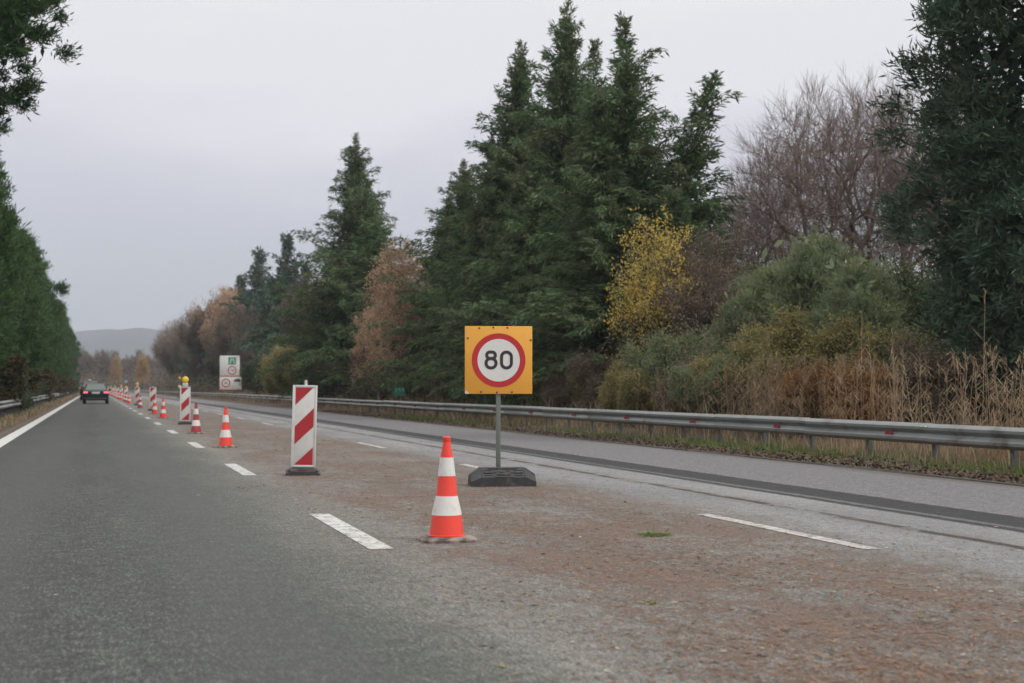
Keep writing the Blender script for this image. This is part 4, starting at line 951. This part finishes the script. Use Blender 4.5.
# ------------------------------------------------------------------ uncountable growth
def blades(name, n, yr, tr, hr, mat, seed, W=.02, lean=.35, label='', dens=None, grow=.004):
    """bent blades: two stacked quads each"""
    rng = np.random.default_rng(seed)
    y = yr[0] + (yr[1] - yr[0]) * rng.random(n) ** (dens or 1.6); t = rng.uniform(*tr, n)
    keep = np.array([noise2(a * .5, b_ * .35 + seed) for a, b_ in zip(t, y)]) > rng.uniform(-.6, .75, n); y, t = y[keep], t[keep]; n = len(y)
    h = rng.uniform(*hr, n) * (1 + .0 * y); W_ = W * (1 + y * .02)
    z = np.array([ground_z(a + cx(b_), b_) for a, b_ in zip(t, y)]); x = t + np.array([cx(b_) for b_ in y])
    a = rng.uniform(0, 2 * pi, n); ln = rng.uniform(.1, 1, n) * lean * h
    dx, dy = np.cos(a) * ln, np.sin(a) * ln; s = rng.uniform(0, 2 * pi, n); wx, wy = np.cos(s) * W_ / 2, np.sin(s) * W_ / 2
    p = lambda k, hz, w_: [np.stack([x + dx * k - wx * w_, y + dy * k - wy * w_, z + h * hz], 1), np.stack([x + dx * k + wx * w_, y + dy * k + wy * w_, z + h * hz], 1)]
    r0, r1, r2 = p(0, 0, 1), p(.35, .6, .9), p(1, .98, .15)
    v = np.stack(r0 + r1 + r2, 1).reshape(-1, 3); b_ = np.arange(n)[:, None] * 6
    f = np.concatenate([b_ + np.array([[0, 1, 3, 2]]), b_ + np.array([[2, 3, 5, 4]])], 0)
    me = np_mesh(name, v, f); me.materials.append(mat); o = mesh_obj(name, me); props(o, label or None, None, None, 'stuff'); return o
def noise2(a, b_): return sin(a * 1.3 + b_ * .7) * .5 + sin(a * .4 - b_ * 1.9 + 1) * .3 + sin(b_ * 3.7 + a * 2.1) * .25
blades('green_grass', 9000, (16, 60), (10.9, 12.6), (.04, .15), M['grass'], 81, .010, 1.0, 'green grass tufts under the right guardrail')
blades('dry_grass', 26000, (15, 330), (11.5, 14.2), (.08, .36), M['dry'], 82, .010, .6, 'dry tan grass under and behind the right guardrail')
blades('tall_dry_grass', 7000, (14, 200), (12.9, 15.0), (.3, .85), M['dry'], 83, .012, .5, 'tall dry grass behind the right guardrail')
blades('left_verge_grass', 22000, (30, 330), (-5.5, -2.35), (.06, .32), M['dry'], 84, .012, .5, 'dry grass on the left verge')
blades('left_green_grass', 12000, (30, 300), (-5.5, -2.6), (.05, .25), M['grass'], 85, .012, .5, 'green grass on the left verge')
# reeds: stems, drooping leaves and plumes
rng = np.random.default_rng(90); P0, D0, L0, W0 = [], [], [], []; segs = []
for i in range(1500):
    y = 16 + 14 * rng.random() ** 1.0 + (8 * rng.random() if rng.random() < .15 else 0); t = rng.uniform(12.9, 14.8)
    if noise2(t * .6, y * .45) < rng.uniform(-.5, .7) - (.5 if y < 22.5 else 0): continue
    if 21.5 < y < 28 and rng.random() < .6: continue
    h = rng.uniform(.7, 1.7) * (1.5 if rng.random() < .06 else 1); g = ground_z(t, y); p = np.array([t, y, g]); d = np.array([rng.normal() * .07, rng.normal() * .07, 1]); d /= np.linalg.norm(d)
    q = p + d * h; segs.append((*p, *q, .007, .004))
    for k in range(rng.integers(5, 9)):
        u = rng.uniform(.25, .97); a = rng.uniform(0, 6.28); b_ = p + d * h * u; d1 = np.array([cos(a) * .6, sin(a) * .6, .75]); l1 = rng.uniform(.14, .3)
        d1 /= np.linalg.norm(d1); e_ = b_ + d1 * l1; P0.append(b_); D0.append(d1); L0.append(l1 * 1.15); W0.append(.013)
        P0.append(e_ - d1 * .03); D0.append(np.array([cos(a), sin(a), -.55 - rng.random() * .7])); L0.append(l1 * .9); W0.append(.012)
    for k in range(9): P0.append(q - d * .05 * k * .5); D0.append(d * .9 + rng.normal(size=3) * .35); L0.append(rng.uniform(.06, .13)); W0.append(.012)
me = leaf_mesh('reed_blades', np.array(P0), np.array(D0), np.array(L0), np.array(W0), M['dry'], rng)
tm = tube_mesh('reed_stems', segs, M['dry'], 3)
bmx = bmesh.new(); bmx.from_mesh(me); bmx.from_mesh(tm); me2 = bpy.data.meshes.new('reeds'); bmx.to_mesh(me2); bmx.free(); me2.materials.append(M['dry'])
props(mesh_obj('reeds', me2), 'tan dry reeds behind the right guardrail', None, None, 'stuff')
# thicket: tangled low growth that closes the belt
def thicket(name, n, yr, tr, hr, mat, seed, L, W, label, dens=1.5, clump=14, far=.012, keepf=-.9):
    rng = np.random.default_rng(seed); P, D, Ls = [], [], []
    for i in range(n):
        y = yr[0] + (yr[1] - yr[0]) * rng.random() ** dens; t = rng.uniform(*tr)
        if noise2(t * .7 + seed, y * .2) < keepf + rng.random() * .5: continue
        top = rng.uniform(*hr) * (1 + .35 * noise2(t * .5, y * .15 + seed)); z = rng.uniform(0, 1) ** .8 * top
        c = np.array([t + cx(y), y, ground_z(t + cx(y), y) + z]); k = 1 + y * far
        P.append(c + rng.normal(size=(clump, 3)) * np.array([.28, .28, .2]) * k); D.append(rng.normal(size=(clump, 3)) + np.array([-.2, 0, .4])); Ls.append(np.full(clump, k))
    P, D, Ls = map(np.concatenate, (P, D, Ls))
    me = leaf_mesh(name, P, D, L * Ls * rng.uniform(.6, 1.3, len(P)), W * Ls, mat, rng); props(mesh_obj(name, me), label, None, None, 'stuff')
thicket('brown_undergrowth', 7000, (34, 330), (14.3, 18), (1.0, 2.6), M['brown_leaf'], 91, .10, .022, 'tangled brown undergrowth beneath the right belt of trees', 1.4, 16)
thicket('green_undergrowth', 5000, (26, 330), (14.8, 20), (1.2, 3.0), M['dark_green'], 92, .09, .035, 'dark green undergrowth beneath the right belt of trees', 1.4, 16)
thicket('background_wood', 6500, (34, 330), (21, 27), (2.0, 4.6), M['dark_green'], 93, .13, .06, 'dark wood seen in the gaps behind the right belt', 1.3, 18)
thicket('background_brown_wood', 5000, (34, 330), (21, 26), (2.0, 4.8), M['brown_leaf'], 94, .13, .04, 'brown wood seen in the gaps behind the right belt', 1.3, 18)
thicket('left_undergrowth', 3800, (60, 330), (-13, -6.5), (2.0, 5.0), M['dark_green'], 95, .2, .10, 'dark undergrowth beneath the left pines', 1.2, 18)
thicket('far_undergrowth', 3000, (455, 520), (-55, 60), (2.0, 6.5), M['brown_leaf'], 96, .12, .05, 'brown undergrowth of the far wood', 1.0, 22)
# litter on the closed lane
def litter(name, n, seed, mat, Lr, Wf, label, tmu, tsd, ymax=45, pw=2.0):
    rng = np.random.default_rng(seed); y = 4.5 + (ymax - 4.5) * rng.random(n) ** pw; t = rng.normal(tmu, tsd, n)
    ok = (t > -1.7) & (t < 9.7) & ((t > 1.5) | (rng.random(n) < .12)); y, t = y[ok], t[ok]
    nz_ = np.array([noise2(a * 2.3, b_ * 1.1 + seed) for a, b_ in zip(t, y)]); ok = nz_ > rng.uniform(-.9, .5, len(y)); y, t = y[ok], t[ok]; n = len(y)
    a = rng.uniform(0, 2 * pi, n); D = np.stack([np.cos(a), np.sin(a), rng.normal(size=n) * .08], 1); P = np.stack([t, y, rng.uniform(.003, .010, n)], 1)
    N = np.stack([rng.normal(size=n) * .15, rng.normal(size=n) * .15, np.ones(n)], 1); L = rng.uniform(*Lr, n)
    S = unit(np.cross(unit(D), N)); 
    me = leaf_mesh(name, P, D, L, L * Wf, mat, rng, N); props(mesh_obj(name, me), label, None, None, 'stuff')
litter('fallen_needles', 70000, 101, M['litter'], (.02, .065), .13, 'brown pine needles strewn over the closed lane', 3.6, 1.15)
litter('fallen_leaves', 2600, 102, M['litter_leaf'], (.016, .045), .6, 'small fallen leaves on the closed lane', 4.0, 1.9, 40, 1.6)
litter('fallen_twigs', 9000, 104, M['litter_dark'], (.02, .06), .25, 'dark bits of bark and twig on the closed lane', 3.7, 1.4, 34, 1.7)
def verge_litter(name, n, seed, mat, label):
    rng = np.random.default_rng(seed); y = 14 + 60 * rng.random(n) ** 1.8; t = 10.12 + np.abs(rng.normal(size=n)) * .8
    z = np.array([ground_z(a, b_) for a, b_ in zip(t, y)]); a = rng.uniform(0, 2 * pi, n)
    P = np.stack([t, y, z + rng.uniform(.0, .03, n)], 1); D = np.stack([np.cos(a), np.sin(a), rng.normal(size=n) * .5], 1)
    props(mesh_obj(name, leaf_mesh(name, P, D, rng.uniform(.03, .09, n), rng.uniform(.02, .05, n), mat, rng)), label, None, None, 'stuff')
verge_litter('verge_litter', 9000, 111, M['litter_dark'], 'dark leaf litter between the road edge and the right guardrail')
# tufts growing on the road
rng = np.random.default_rng(7)
def tuft(name, label, x, y, n, L, W, mat, rad):
    P = np.stack([rng.normal(size=n) * rad, rng.normal(size=n) * rad, rng.uniform(0, .01, n)], 1); D = np.stack([rng.normal(size=n), rng.normal(size=n), rng.uniform(.02, .25, n)], 1)
    o = mesh_obj(name, leaf_mesh(name, P, D, L * rng.uniform(.5, 1.2, n), W, mat, rng)); o.location = (x, y, .002); props(o, label, 'plant')
tuft('grass_tuft', 'flat green grass tuft on the closed lane right of the nearest cone', 4.03, 10.65, 260, .06, .007, M['grass'], .05)
tuft('weed_tuft', 'small yellow green weed on the closed lane right of the frame centre below', 2.75, 7.3, 40, .03, .010, M['olive'], .02)
